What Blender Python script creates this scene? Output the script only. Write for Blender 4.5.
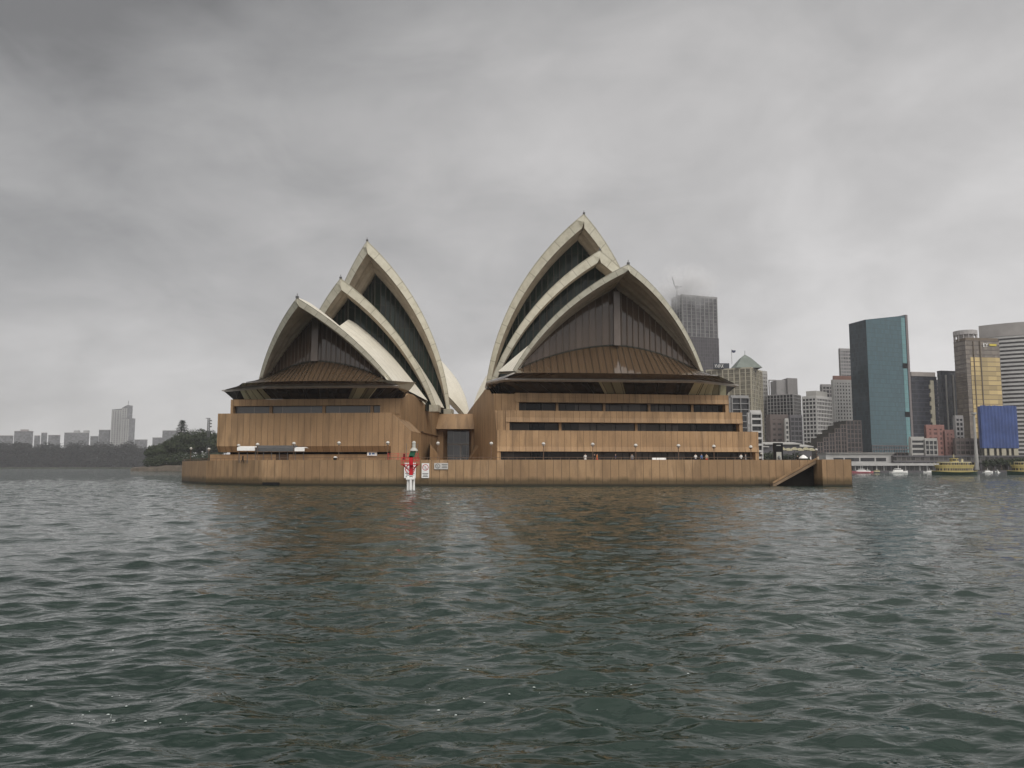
import bpy, bmesh, math, random
import numpy as np
from mathutils import Vector

for o in list(bpy.data.objects):
    bpy.data.objects.remove(o)
SC = bpy.context.scene
COL = SC.collection
R = math.radians
random.seed(7)
RNG = np.random.default_rng(7)

# ------------------------------------------------------------------ camera, sky, sun, exposure
F = 800.0                                   # focal length in pixels of a 1024 wide frame
PITCH = math.atan(83 / 800.0)
CH = 3.4                                    # eye height above the water, on a boat
cam_d = bpy.data.cameras.new('camera')
cam = bpy.data.objects.new('camera', cam_d)
COL.objects.link(cam)
cam.location = (0, 0, CH)
cam.rotation_euler = (R(90) + PITCH, 0, 0)
cam_d.sensor_width = 36.0
cam_d.lens = F / 1024 * 36
cam_d.clip_start = 0.2
cam_d.clip_end = 20000
SC.camera = cam

SUN_EL, SUN_ROT = 46, 148                   # soft sun behind the boat's right shoulder
world = bpy.data.worlds.new('World')
SC.world = world
world.use_nodes = True


class NT:
    """tiny helper for node trees"""
    def __init__(s, tree):
        s.t = tree
        s.n = tree.nodes
        s.l = tree.links

    def node(s, typ, **kw):
        nd = s.n.new(typ)
        for k, v in kw.items():
            setattr(nd, k, v)
        return nd

    def link(s, a, b):
        s.l.new(a, b)

    def val(s, sock, v):
        if hasattr(v, 'is_output') or isinstance(v, bpy.types.NodeSocket):
            s.l.new(v, sock)
        else:
            sock.default_value = v

    def math(s, op, a, b=0.0, c=None, clamp=False):
        nd = s.n.new('ShaderNodeMath')
        nd.operation = op
        nd.use_clamp = clamp
        s.val(nd.inputs[0], a)
        s.val(nd.inputs[1], b)
        if c is not None:
            s.val(nd.inputs[2], c)
        return nd.outputs[0]

    def noise(s, vec, scale, detail=3, rough=.5, dist=0.0, dim='3D'):
        nd = s.n.new('ShaderNodeTexNoise')
        nd.noise_dimensions = dim
        s.l.new(vec, nd.inputs['Vector'])
        nd.inputs['Scale'].default_value = scale
        nd.inputs['Detail'].default_value = detail
        nd.inputs['Roughness'].default_value = rough
        nd.inputs['Distortion'].default_value = dist
        return nd.outputs[0]

    def ramp(s, fac, stops):
        nd = s.n.new('ShaderNodeValToRGB')
        s.val(nd.inputs[0], fac)
        cr = nd.color_ramp
        while len(cr.elements) < len(stops):
            cr.elements.new(0.5)
        for e, (p, c) in zip(cr.elements, stops):
            e.position = p
            e.color = (c[0], c[1], c[2], 1) if hasattr(c, '__len__') else (c, c, c, 1)
        return nd.outputs[0]

    def mix(s, fac, a, b, mode='MIX'):
        nd = s.n.new('ShaderNodeMix')
        nd.data_type = 'RGBA'
        nd.blend_type = mode
        s.val(nd.inputs[0], fac)
        for sock, v in ((nd.inputs[6], a), (nd.inputs[7], b)):
            if isinstance(v, bpy.types.NodeSocket):
                s.l.new(v, sock)
            else:
                sock.default_value = (v[0], v[1], v[2], 1)
        return nd.outputs[2]

    def maprange(s, v, a, b, c, d, smooth=True):
        nd = s.n.new('ShaderNodeMapRange')
        nd.interpolation_type = 'SMOOTHSTEP' if smooth else 'LINEAR'
        s.val(nd.inputs[0], v)
        for i, q in enumerate((a, b, c, d)):
            nd.inputs[i + 1].default_value = q
        return nd.outputs[0]

    def xyz(s, x, y, z):
        nd = s.n.new('ShaderNodeCombineXYZ')
        for i, q in enumerate((x, y, z)):
            s.val(nd.inputs[i], q)
        return nd.outputs[0]

    def sep(s, v):
        nd = s.n.new('ShaderNodeSeparateXYZ')
        s.l.new(v, nd.inputs[0])
        return nd.outputs


def build_world():
    t = NT(world.node_tree)
    t.n.clear()
    out = t.node('ShaderNodeOutputWorld')
    bg = t.node('ShaderNodeBackground')
    bg.inputs['Strength'].default_value = 0.1
    sky = t.node('ShaderNodeTexSky', sky_type='NISHITA')
    sky.sun_disc = False
    sky.sun_elevation = R(SUN_EL)
    sky.sun_rotation = R(SUN_ROT)
    tc = t.node('ShaderNodeTexCoord')
    d = tc.outputs['Generated']
    x, y, z = t.sep(d)
    zz = t.math('MAXIMUM', z, 0.0)
    # project the view direction on a cloud deck so that the billows flatten towards the horizon
    k = t.math('DIVIDE', 1.0, t.math('ADD', zz, 0.42))
    pv = t.xyz(t.math('MULTIPLY', x, k), t.math('MULTIPLY', y, k), t.math('MULTIPLY', zz, 1.2))
    n1 = t.noise(pv, 1.35, 6, .55, .25)
    n2 = t.noise(pv, 4.2, 6, .55, .6)
    lum = t.math('SUBTRACT', 0.66, t.math('MULTIPLY', zz, 0.76))
    # the deck is thinner towards the right (west), heavy on the left
    lum = t.math('ADD', lum, t.math('MULTIPLY', t.math('ADD', x, 0.02), 0.22))
    lum = t.math('ADD', lum, t.math('MULTIPLY', t.math('SUBTRACT', n1, .5), .58))
    lum = t.math('ADD', lum, t.math('MULTIPLY', t.math('SUBTRACT', n2, .5), .22))
    lum = t.math('MAXIMUM', lum, 0.185)
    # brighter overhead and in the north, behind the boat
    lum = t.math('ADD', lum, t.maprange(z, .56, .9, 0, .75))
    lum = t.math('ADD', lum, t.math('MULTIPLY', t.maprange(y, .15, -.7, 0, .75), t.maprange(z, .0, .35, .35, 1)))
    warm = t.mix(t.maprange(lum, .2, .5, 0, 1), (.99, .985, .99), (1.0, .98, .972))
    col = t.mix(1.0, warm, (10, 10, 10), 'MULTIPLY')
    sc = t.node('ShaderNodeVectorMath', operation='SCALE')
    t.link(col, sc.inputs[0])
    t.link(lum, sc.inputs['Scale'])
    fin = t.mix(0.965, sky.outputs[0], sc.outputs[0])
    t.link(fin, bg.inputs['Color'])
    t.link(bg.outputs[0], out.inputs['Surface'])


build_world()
sun_d = bpy.data.lights.new('sun', 'SUN')
sun_d.energy = 1.5
sun_d.angle = R(40)
sun_d.color = (1.0, .96, .9)
sun = bpy.data.objects.new('sun', sun_d)
COL.objects.link(sun)
az = R(SUN_ROT)
sdir = Vector((math.sin(az) * math.cos(R(SUN_EL)), math.cos(az) * math.cos(R(SUN_EL)), math.sin(R(SUN_EL))))
sun.rotation_euler = sdir.to_track_quat('Z', 'Y').to_euler()
SC.view_settings.view_transform = 'Standard'
SC.view_settings.look = 'None'
SC.view_settings.exposure = 0.14
SC.view_settings.gamma = 1.0
SC.cycles.volume_bounces = 1
SC.cycles.max_bounces = 8

# ------------------------------------------------------------------ helpers
SP, CP = math.sin(PITCH), math.cos(PITCH)


def at(u, v, Y):
    """world point at depth Y that the photograph shows at pixel (u, v)"""
    a, b = (u - 512) / F, (384 - v) / F
    dy, dz = CP - b * SP, SP + b * CP
    t = Y / dy
    return Vector((a * t, Y, CH + dz * t))


def zat(v, Y):
    return at(512, v, Y).z


def xat(u, Y, z=10.0):
    return (u - 512) / F * (Y * CP + (z - CH) * SP)


class MB:
    """collects faces; build() links them as ONE mesh object"""
    def __init__(s):
        s.v, s.f, s.m, s.uv = [], [], [], []

    def face(s, pts, mi=0, uvs=None):
        i = len(s.v)
        pts = [Vector(p) for p in pts]
        s.v += pts
        s.f.append(list(range(i, i + len(pts))))
        s.m.append(mi)
        if uvs is None:
            n = Vector((0, 0, 0))
            for k in range(len(pts)):
                a, b = pts[k], pts[(k + 1) % len(pts)]
                n += Vector(((a.y - b.y) * (a.z + b.z), (a.z - b.z) * (a.x + b.x), (a.x - b.x) * (a.y + b.y)))
            if n.length > 1e-12:
                n.normalize()
            if abs(n.z) > .8:
                uvs = [(p.x, p.y) for p in pts]
            else:
                tx, ty = -n.y, n.x
                L = math.hypot(tx, ty) or 1
                uvs = [((p.x * tx + p.y * ty) / L, p.z) for p in pts]
        s.uv.append(uvs)

    def prism(s, poly, z0, z1, mi=0, top=True, bottom=True, z1s=None):
        n = len(poly)
        z1s = z1s or [z1] * n
        for k in range(n):
            a, b = poly[k], poly[(k + 1) % n]
            s.face([(a[0], a[1], z0), (b[0], b[1], z0), (b[0], b[1], z1s[(k + 1) % n]), (a[0], a[1], z1s[k])], mi)
        if top:
            s.face([(p[0], p[1], z1s[k]) for k, p in enumerate(poly)], mi)
        if bottom:
            s.face([(p[0], p[1], z0) for p in reversed(poly)], mi)

    def box(s, c, size, mi=0, rz=0.0):
        cx, cy, cz = c
        a, b, h = size[0] / 2, size[1] / 2, size[2] / 2
        co, si = math.cos(rz), math.sin(rz)
        poly = [(cx + x * co - y * si, cy + x * si + y * co) for x, y in ((-a, -b), (a, -b), (a, b), (-a, b))]
        s.prism(poly, cz - h, cz + h, mi)

    def bar(s, p, q, w, h=None, mi=0):
        """square bar between two points"""
        p, q = Vector(p), Vector(q)
        h = h or w
        d = (q - p).normalized()
        ref = Vector((0, 0, 1)) if abs(d.z) < .9 else Vector((1, 0, 0))
        a = d.cross(ref).normalized() * (w / 2)
        b = a.cross(d).normalized() * (h / 2)
        c0 = [p - a - b, p + a - b, p + a + b, p - a + b]
        c1 = [q - a - b, q + a - b, q + a + b, q - a + b]
        for k in range(4):
            s.face([c0[k], c0[(k + 1) % 4], c1[(k + 1) % 4], c1[k]], mi)
        s.face(c0[::-1], mi)
        s.face(c1, mi)

    def lathe(s, c, prof, n=12, mi=0, capb=True, capt=True):
        """profile of (radius, z) turned about a vertical axis through c"""
        rings = [[(c[0] + r * math.cos(2 * math.pi * k / n), c[1] + r * math.sin(2 * math.pi * k / n), c[2] + z)
                  for k in range(n)] for r, z in prof]
        for a, b in zip(rings, rings[1:]):
            for k in range(n):
                s.face([a[k], a[(k + 1) % n], b[(k + 1) % n], b[k]], mi)
        if capb:
            s.face(rings[0][::-1], mi)
        if capt:
            s.face(rings[-1], mi)

    def tube(s, pts, rads, n=8, mi=0):
        pts = [Vector(p) for p in pts]
        rings = []
        for i, p in enumerate(pts):
            d = (pts[min(i + 1, len(pts) - 1)] - pts[max(i - 1, 0)]).normalized()
            ref = Vector((0, 0, 1)) if abs(d.z) < .9 else Vector((1, 0, 0))
            a = d.cross(ref).normalized()
            b = d.cross(a).normalized()
            rings.append([p + (a * math.cos(2 * math.pi * k / n) + b * math.sin(2 * math.pi * k / n)) * rads[i] for k in range(n)])
        for a, b in zip(rings, rings[1:]):
            for k in range(n):
                s.face([a[(k + 1) % n], a[k], b[k], b[(k + 1) % n]], mi)
        s.face(rings[0], mi)
        s.face(rings[-1][::-1], mi)

    def build(s, name, mats, parent=None, origin=None, smooth=False, merge=False):
        if not isinstance(mats, (list, tuple)):
            mats = [mats]
        if parent is not None:
            og = world_loc(parent)
        elif origin is not None:
            og = Vector(origin)
        else:
            a = np.array([tuple(v) for v in s.v])
            og = Vector((float(a[:, 0].mean()), float(a[:, 1].mean()), float(a[:, 2].min())))
        me = bpy.data.meshes.new(name)
        me.from_pydata([v - og for v in s.v], [], s.f)
        ul = me.uv_layers.new(name='UVMap')
        flat = [c for fc in s.uv for uv in fc for c in uv]
        ul.data.foreach_set('uv', flat)
        me.polygons.foreach_set('material_index', s.m)
        for m in mats:
            me.materials.append(m)
        if merge:
            bm = bmesh.new()
            bm.from_mesh(me)
            bmesh.ops.remove_doubles(bm, verts=bm.verts, dist=1e-4)
            bm.to_mesh(me)
            bm.free()
        if smooth:
            me.polygons.foreach_set('use_smooth', [True] * len(me.polygons))
        me.update()
        o = bpy.data.objects.new(name, me)
        COL.objects.link(o)
        if parent is not None:
            o.parent = parent
        else:
            o.location = og
        return o


class Each:
    """like MB, but every bar or box becomes an object of its own"""
    def __init__(s):
        s.k = []

    def bar(s, *a, **k):
        m = MB()
        m.bar(*a, **k)
        s.k.append(m)

    def box(s, *a, **k):
        m = MB()
        m.box(*a, **k)
        s.k.append(m)

    def build(s, name, mat, parent):
        return [m.build(name, mat, parent) for m in s.k]


def world_loc(o):
    p = Vector(o.location)
    while o.parent:
        o = o.parent
        p += Vector(o.location)
    return p


def thing(name, loc, label, cat, group=None):
    o = bpy.data.objects.new(name, None)
    COL.objects.link(o)
    o.location = loc
    o.empty_display_size = .5
    return tag(o, label, cat, group)


def tag(o, label, cat, group=None, kind=None):
    o['label'] = label
    o['category'] = cat
    if group:
        o['group'] = group
    if kind:
        o['kind'] = kind
    return o


def struct(o, kind='structure'):
    o['kind'] = kind
    return o


def lab(o, label):
    o['label'] = label
    return o


def copy_tree(o, parent=None):
    c = o.copy()
    COL.objects.link(c)
    c.parent = parent
    for ch in list(o.children):
        copy_tree(ch, c)
    return c


# ------------------------------------------------------------------ materials
MATS = {}


def new_mat(name):
    m = bpy.data.materials.new(name)
    m.use_nodes = True
    t = NT(m.node_tree)
    t.n.clear()
    out = t.node('ShaderNodeOutputMaterial')
    b = t.node('ShaderNodeBsdfPrincipled')
    t.link(b.outputs[0], out.inputs['Surface'])
    MATS[name] = m
    return m, t, b


def plain(name, col, rough=.7, var=.12, scale=.8, metal=0.0, spec=.22):
    """base colour with soft uneven wear"""
    m, t, b = new_mat(name)
    g = t.node('ShaderNodeNewGeometry')
    n = t.noise(g.outputs['Position'], scale, 4, .6)
    lo = [c * (1 - var) for c in col]
    hi = [min(1, c * (1 + var)) for c in col]
    t.link(t.ramp(n, [(.3, lo), (.7, hi)]), b.inputs['Base Color'])
    b.inputs['Roughness'].default_value = rough
    b.inputs['Metallic'].default_value = metal
    b.inputs['Specular IOR Level'].default_value = spec
    return m


def granite(name, pitch=1.25, base=(.345, .222, .118), algae=False, streak=.6):
    """precast panels faced in brown granite: open vertical joints, panel tone, rain streaks"""
    m, t, b = new_mat(name)
    uvn = t.node('ShaderNodeUVMap')
    u, v, _ = t.sep(uvn.outputs[0])
    cell = t.math('DIVIDE', u, pitch)
    fr = t.math('FRACT', cell)
    joint = t.math('LESS_THAN', fr, .045)
    wn = t.node('ShaderNodeTexWhiteNoise', noise_dimensions='1D')
    t.link(t.math('FLOOR', cell), wn.inputs['W'])
    tone = t.maprange(wn.outputs['Value'], 0, 1, .93, 1.06, False)
    g = t.node('ShaderNodeNewGeometry')
    sv = t.xyz(t.math('MULTIPLY', u, .62), t.math('MULTIPLY', v, .13), 0.0)
    st = t.noise(sv, 1.0, 3, .55, .2)
    big = t.noise(g.outputs['Position'], .09, 3, .5)
    fine = t.noise(g.outputs['Position'], 6.0, 3, .6)
    col = t.mix(t.maprange(st, .44, .64, 0, streak), base, [c * f for c, f in zip(base, (.50, .50, .52))])
    pale = t.maprange(t.noise(t.xyz(t.math('MULTIPLY', u, .9), t.math('MULTIPLY', v, .16), 3.0), .9, 3, .5), .54, .72, 0, .34)
    col = t.mix(pale, col, [min(1, c * f) for c, f in zip(base, (1.35, 1.45, 1.65))])
    col = t.mix(t.maprange(big, .35, .65, 0, .6), col, [c * f for c, f in zip(base, (.66, .64, .64))])
    sc = t.node('ShaderNodeVectorMath', operation='SCALE')
    t.link(col, sc.inputs[0])
    t.link(t.math('MULTIPLY', tone, t.maprange(fine, .2, .8, .92, 1.08)), sc.inputs['Scale'])
    col = sc.outputs[0]
    if algae:
        _, _, z = t.sep(g.outputs['Position'])
        ze = t.math('ADD', z, t.math('MULTIPLY', t.math('SUBTRACT', st, .5), 1.5))
        band = t.maprange(ze, .75, 1.85, 1, 0)
        col = t.mix(t.math('MULTIPLY', band, .8), col, (.055, .042, .020))
        band2 = t.maprange(z, .2, .6, 1, 0)
        col = t.mix(t.math('MULTIPLY', band2, .85), col, (.018, .018, .012))
    col = t.mix(t.math('MULTIPLY', joint, .85), col, (.04, .024, .015))
    t.link(col, b.inputs['Base Color'])
    b.inputs['Roughness'].default_value = .62
    b.inputs['Specular IOR Level'].default_value = .25
    bump = t.node('ShaderNodeBump')
    bump.inputs['Strength'].default_value = .5
    bump.inputs['Distance'].default_value = .03
    t.link(t.math('ADD', t.math('MULTIPLY', joint, -1.0), t.math('MULTIPLY', fine, .3)), bump.inputs['Height'])
    t.link(bump.outputs[0], b.inputs['Normal'])
    return m


def glazing(name, col, pitch_u=1.2, pitch_v=3.0, var=.5, rough=.08, line=.05, linecol=(.02, .02, .02), spec=.5, hline=.04, tilt=.02):
    """panes that differ a little in tone and tilt, thin frames between them"""
    m, t, b = new_mat(name)
    uvn = t.node('ShaderNodeUVMap')
    u, v, _ = t.sep(uvn.outputs[0])
    cu, cv = t.math('DIVIDE', u, pitch_u), t.math('DIVIDE', v, pitch_v)
    lines = t.math('MAXIMUM', t.math('LESS_THAN', t.math('FRACT', cu), line), t.math('LESS_THAN', t.math('FRACT', cv), hline))
    wn = t.node('ShaderNodeTexWhiteNoise', noise_dimensions='2D')
    t.link(t.xyz(t.math('FLOOR', cu), t.math('FLOOR', cv), 0.0), wn.inputs['Vector'])
    sc = t.node('ShaderNodeVectorMath', operation='SCALE')
    sc.inputs[0].default_value = col
    t.link(t.maprange(wn.outputs['Value'], 0, 1, 1 - var, 1 + var, False), sc.inputs['Scale'])
    t.link(t.mix(lines, sc.outputs[0], linecol), b.inputs['Base Color'])
    b.inputs['Roughness'].default_value = rough
    b.inputs['Specular IOR Level'].default_value = spec
    if tilt:
        g = t.node('ShaderNodeNewGeometry')
        vm = t.node('ShaderNodeVectorMath', operation='MULTIPLY_ADD')
        t.link(wn.outputs['Color'], vm.inputs[0])
        vm.inputs[1].default_value = (tilt, tilt, tilt)
        t.link(g.outputs['Normal'], vm.inputs[2])
        vn = t.node('ShaderNodeVectorMath', operation='NORMALIZE')
        t.link(vm.outputs[0], vn.inputs[0])
        t.link(vn.outputs[0], b.inputs['Normal'])
    return m


def tile_shell():
    """cream ceramic chevron tiles: rib joints running up from the pedestal, dusty streaks"""
    m, t, b = new_mat('cream_tiles')
    uvn = t.node('ShaderNodeUVMap')
    u, v, _ = t.sep(uvn.outputs[0])
    j = t.math('LESS_THAN', t.math('FRACT', u), .06)
    # chevron lid lines across the rib
    ch = t.math('ADD', v, t.math('ABSOLUTE', t.math('SUBTRACT', t.math('FRACT', u), .5)))
    c2 = t.math('LESS_THAN', t.math('FRACT', ch), .05)
    g = t.node('ShaderNodeNewGeometry')
    n = t.noise(g.outputs['Position'], .25, 4, .6)
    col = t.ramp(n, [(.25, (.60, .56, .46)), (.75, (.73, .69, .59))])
    col = t.mix(t.math('MULTIPLY', t.math('MAXIMUM', j, t.math('MULTIPLY', c2, .6)), .6), col, (.30, .28, .22))
    t.link(col, b.inputs['Base Color'])
    b.inputs['Roughness'].default_value = .42
    return m


def rim_concrete():
    m, t, b = new_mat('rim_concrete')
    uvn = t.node('ShaderNodeUVMap')
    u, v, _ = t.sep(uvn.outputs[0])
    g = t.node('ShaderNodeNewGeometry')
    n = t.noise(g.outputs['Position'], .6, 5, .65)
    col = t.ramp(n, [(.25, (.42, .39, .30)), (.5, (.56, .53, .43)), (.8, (.63, .60, .50))])
    j = t.math('LESS_THAN', t.math('FRACT', u), .05)
    edge = t.math('GREATER_THAN', v, .86)
    col = t.mix(t.math('MULTIPLY', j, .45), col, (.16, .14, .09))
    col = t.mix(t.math('MULTIPLY', edge, .45), col, (.17, .15, .10))
    t.link(col, b.inputs['Base Color'])
    b.inputs['Roughness'].default_value = .6
    return m


GRAN = granite('brown_granite_panels')
GRANW = granite('seawall_panels', 1.45, (.345, .222, .120), algae=True, streak=.55)
GRANP = granite('plain_granite', 60.0, (.325, .207, .110))
TILE = tile_shell()
RIM = rim_concrete()
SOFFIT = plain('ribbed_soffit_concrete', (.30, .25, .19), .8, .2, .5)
BRONZE_GLASS = glazing('bronze_glass', (.078, .053, .037), 1.25, 40, .2, .08, .05, (.03, .022, .016), .42, 0, .02)
CONE_GLASS = glazing('sloping_bronze_glass', (.085, .056, .034), 50, 50, .06, .06, 0, (.02, .015, .01), .7, 0, .012)
GREEN_GLASS = glazing('dark_green_glass', (.010, .017, .013), 1.2, 5.5, .5, .14, .07, (.03, .03, .022), .2, .025, .04)
STRIP_GLASS = glazing('dark_strip_glass', (.030, .026, .023), 3.4, 30, .97, .14, .03, (.06, .05, .04), .14, 0, .05)
FOYER_GLASS = glazing('foyer_glass', (.014, .010, .008), 2.2, 30, .9, .12, .05, (.03, .024, .018), .16, 0, .05)
REFLECTION_GLASS = glazing('painted_foyer_reflection', (.26, .25, .17), 1.9, 30, .5, .2, .06, (.05, .04, .03), .5, 0, .05)  # lit reflections in some foyer panes, put into the base colour
BRONZE = plain('bronze_mullion', (.10, .075, .055), .45, .2, 2.0, .3)
DARKFIN = plain('dark_fin', (.030, .028, .020), .5, .2, 2.0, .2)
EAVE = plain('eave_metal', (.33, .30, .27), .45, .15, .7)
EAVE_TOP = plain('bronze_roof_sheet', (.055, .040, .031), .10, .2, .5)
WHITE = plain('white_paint', (.78, .77, .74), .5, .06, 2.0)
RED = plain('red_paint', (.50, .02, .03), .5, .12, 2.0)
BLACK = plain('black_paint', (.012, .012, .013), .5, .2, 2.0, 0, .10)
DKGREY = plain('dark_grey_metal', (.09, .09, .09), .5, .15, 1.5)
GREY = plain('grey_paint', (.40, .40, .39), .6, .1, 1.5)
GREEN = plain('green_paint', (.02, .11, .06), .5, .15, 2.0)
GLOBE = plain('white_lamp_globe', (.52, .50, .46), .25, .04, 3.0)
SIGNRED = plain('sign_red', (.45, .05, .05), .5, .1, 3.0)
RAIL = plain('bronze_rail', (.14, .09, .06), .5, .2, 2.0)
DECK = plain('granite_paving', (.30, .20, .13), .7, .15, .6)
STAIR_SHADE = plain('painted_stair_shade', (.012, .010, .008), .6, .35, .7, 0, .12)  # near-black colour stands in for shade in the open space below the stairs
ROCK = plain('shore_rock', (.095, .078, .060), .85, .35, .35)
LAND = plain('foreshore_ground', (.12, .11, .085), .9, .3, .05)


# ------------------------------------------------------------------ water
def make_water():
    dense = np.linspace(R(-41), R(41), 1000)
    coarse = np.linspace(R(41), R(319), 120)[1:-1]
    ang = np.concatenate([dense, coarse])
    rs = [0.6, 1.6, 2.8, 3.8, 4.8, 5.8, 6.6]
    while rs[-1] < 2620:
        r = rs[-1]
        if r < 150:
            d = min(max(.6 * r * r / 2720, .03), .34)
        else:
            d = min(.34 * (r / 150) ** 2.2, r * .12)
        rs.append(r + d)
    rs = np.array(rs)
    dr = np.gradient(rs)
    A, B = np.meshgrid(ang, rs)
    X, Y = B * np.sin(A), B * np.cos(A)
    X0, Y0 = X.copy(), Y.copy()
    Z = np.zeros_like(X)
    dA = np.gradient(ang)
    cell = np.maximum(dr[:, None] * np.ones_like(A), .6 * B * np.abs(dA)[None, :])
    rng = np.random.default_rng(11)
    lam = np.exp(np.linspace(math.log(.22), math.log(7.5), 80))
    for L in lam:
        k = 2 * math.pi / L
        th = R(-97) + rng.normal() * .72          # wind sea running roughly towards the boat
        steep = .016 if L <= .3 else (.034 if L < .5 else (.050 if L < 1.15 else .050 * (1.15 / L) ** 1.0))
        a = steep / k * rng.uniform(.7, 1.3)
        ph = rng.uniform(0, 6.28)
        w = np.clip((L / cell - 2.2) / 2.5, 0, 1)
        # gustiness: patches of rougher and calmer water
        gx, gy, gp = rng.normal() * .05, rng.normal() * .035, rng.uniform(0, 6.28)
        gust = .78 + .42 * np.sin(X0 * gx + Y0 * gy + gp)
        p = k * (X0 * math.cos(th) + Y0 * math.sin(th)) + ph + .35 * np.sin(X0 * gx * 6 + Y0 * gy * 7)
        aw = a * w * gust
        Z += aw * np.sin(p)
        X += aw * math.cos(th) * np.cos(p) * .9
        Y += aw * math.sin(th) * np.cos(p) * .9
    nr, na = X.shape
    co = np.stack([X, Y, Z], -1).reshape(-1, 3).astype(np.float32)
    i = np.arange(nr - 1)[:, None] * na
    j = np.arange(na)[None, :]
    j2 = (j + 1) % na
    q = np.stack([i + j, i + na + j, i + na + j2, i + j2], -1).reshape(-1, 4)
    q = q[:, ::-1]
    me = bpy.data.meshes.new('water')
    me.vertices.add(len(co))
    me.vertices.foreach_set('co', co.ravel())
    me.loops.add(q.size)
    me.loops.foreach_set('vertex_index', q.ravel().astype(np.int32))
    me.polygons.add(len(q))
    me.polygons.foreach_set('loop_start', (np.arange(len(q)) * 4).astype(np.int32))
    me.polygons.foreach_set('loop_total', np.full(len(q), 4, np.int32))
    me.polygons.foreach_set('use_smooth', np.ones(len(q), bool))
    me.update(calc_edges=True)
    m, t, b = new_mat('harbour_water')
    g = t.node('ShaderNodeNewGeometry')
    n0 = t.noise(g.outputs['Position'], .06, 3, .5)
    t.link(t.ramp(n0, [(.3, (.009, .020, .0145)), (.7, (.013, .028, .020))]), b.inputs['Base Color'])
    b.inputs['IOR'].default_value = 1.333
    b.inputs['Roughness'].default_value = .03
    # small ripples
    mp = t.node('ShaderNodeMapping')
    t.link(g.outputs['Position'], mp.inputs[0])
    mp.inputs['Rotation'].default_value = (0, 0, R(6))
    mp.inputs['Scale'].default_value = (.55, 1.0, 1.0)
    r1 = t.noise(mp.outputs[0], 5.5, 2, .5, .6)
    r2 = t.noise(mp.outputs[0], 1.5, 2, .5, .8)
    ln = t.node('ShaderNodeVectorMath', operation='LENGTH')
    t.link(g.outputs['Position'], ln.inputs[0])
    r3 = t.noise(mp.outputs[0], .55, 4, .6, .8)
    far = t.maprange(ln.outputs['Value'], 22, 170, 0, 14.0)     # stands in for the swell the mesh is too coarse to carry
    h = t.math('ADD', t.math('MULTIPLY', r1, .35), t.math('MULTIPLY', r2, 1.0))
    h = t.math('ADD', h, t.math('MULTIPLY', r3, far))
    bump = t.node('ShaderNodeBump')
    bump.inputs['Strength'].default_value = 1.0
    bump.inputs['Distance'].default_value = .06
    t.link(h, bump.inputs['Height'])
    t.link(bump.outputs[0], b.inputs['Normal'])
    me.materials.append(m)
    # scattered bubbles on the nearest crests
    fb = MB()
    fr = np.random.default_rng(3)
    for px, py, k, sp in ((425, 688, 7, 14), (452, 706, 4, 10), (548, 699, 8, 26), (590, 694, 7, 20), (640, 680, 5, 30), (60, 712, 12, 40), (120, 724, 12, 26), (160, 716, 9, 24),
                          (30, 655, 6, 30), (85, 690, 8, 30), (180, 700, 6, 30), (500, 690, 5, 40)):
        for _ in range(k // 2):
            u, v = px + fr.normal() * sp * 1.5, py + fr.normal() * 6
            q = at(u, v, 1.0) - Vector((0, 0, CH))
            f = -CH / q.z
            gx, gy = q.x * f, q.y * f
            i_ = int(np.argmin((X - gx) ** 2 + (Y - gy) ** 2))
            zc = float(Z.ravel()[i_]) + .008
            s_ = .007 + .017 * fr.random() ** 2
            c0 = Vector((float(X.ravel()[i_]), float(Y.ravel()[i_]), zc))
            ring_ = [c0 + Vector((s_ * math.cos(a) * fr.uniform(.7, 1.5), s_ * math.sin(a), 0)) for a in np.linspace(0, 6.28, 8)[:-1]]
            top = c0 + Vector((0, 0, s_ * .5))
            for j_ in range(7):
                fb.face([ring_[j_], ring_[(j_ + 1) % 7], top])
    tag(fb.build('foam', plain('foam_bubbles', (.42, .45, .43), .5, .05)), 'white foam flecks on the nearest wave crests', 'foam', kind='stuff')
    o = bpy.data.objects.new('water', me)
    COL.objects.link(o)
    struct(o)
    return o


# (called after the plain materials helper exists)
make_water()

# ------------------------------------------------------------------ ground
QY = 535.0
mb = MB()
mb.prism([(-60, QY), (760, QY), (1400, 2400), (-900, 2400), (-300, 900)], -.8, 1.6)
struct(mb.build('quay_ground', LAND))
mb = MB()
mb.prism([(-1700, 1690), (-560, 1690), (-380, 2450), (-2100, 2450)], -.8, 1.0)
struct(mb.build('far_shore_ground', plain('park_grass', (.07, .085, .045), .95, .2, .05)))
DZ = 4.1                                     # paving level of the broadwalk
WT = 4.68                                    # top of the seawall parapet
WALL = [(-76.3, 186), (-69.5, 173.5), (-61.0, 160.5), (-46.0, 148.3), (-14.8, 143.6), (42.9, 142.4)]
mb = MB()
inner = [(x, y + .9) for x, y in WALL]
mb.prism(inner + [(42.9, 147.4), (58.6, 147.4), (58.6, 160), (60, 536), (-52, 536), (-66, 330)], -.6, DZ)
struct(mb.build('broadwalk_paving', DECK))

# ------------------------------------------------------------------ seawall
sw = thing('seawall', (0, 143, 0), 'long brown panelled seawall rising from the water below the shell building', 'seawall')
mb = MB()
pts = WALL
for a, b in zip(pts, pts[1:]):
    d = Vector((b[0] - a[0], b[1] - a[1])).normalized()
    mb.face([(a[0], a[1], -1), (b[0], b[1], -1), (b[0], b[1], WT), (a[0], a[1], WT)])
    mb.face([(a[0], a[1], WT), (b[0], b[1], WT), (b[0], b[1] + .5, WT), (a[0], a[1] + .5, WT)])
    mb.face([(b[0], b[1] + .5, DZ - .3), (a[0], a[1] + .5, DZ - .3), (a[0], a[1] + .5, WT), (b[0], b[1] + .5, WT)])
b0 = WALL[-1]
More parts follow.
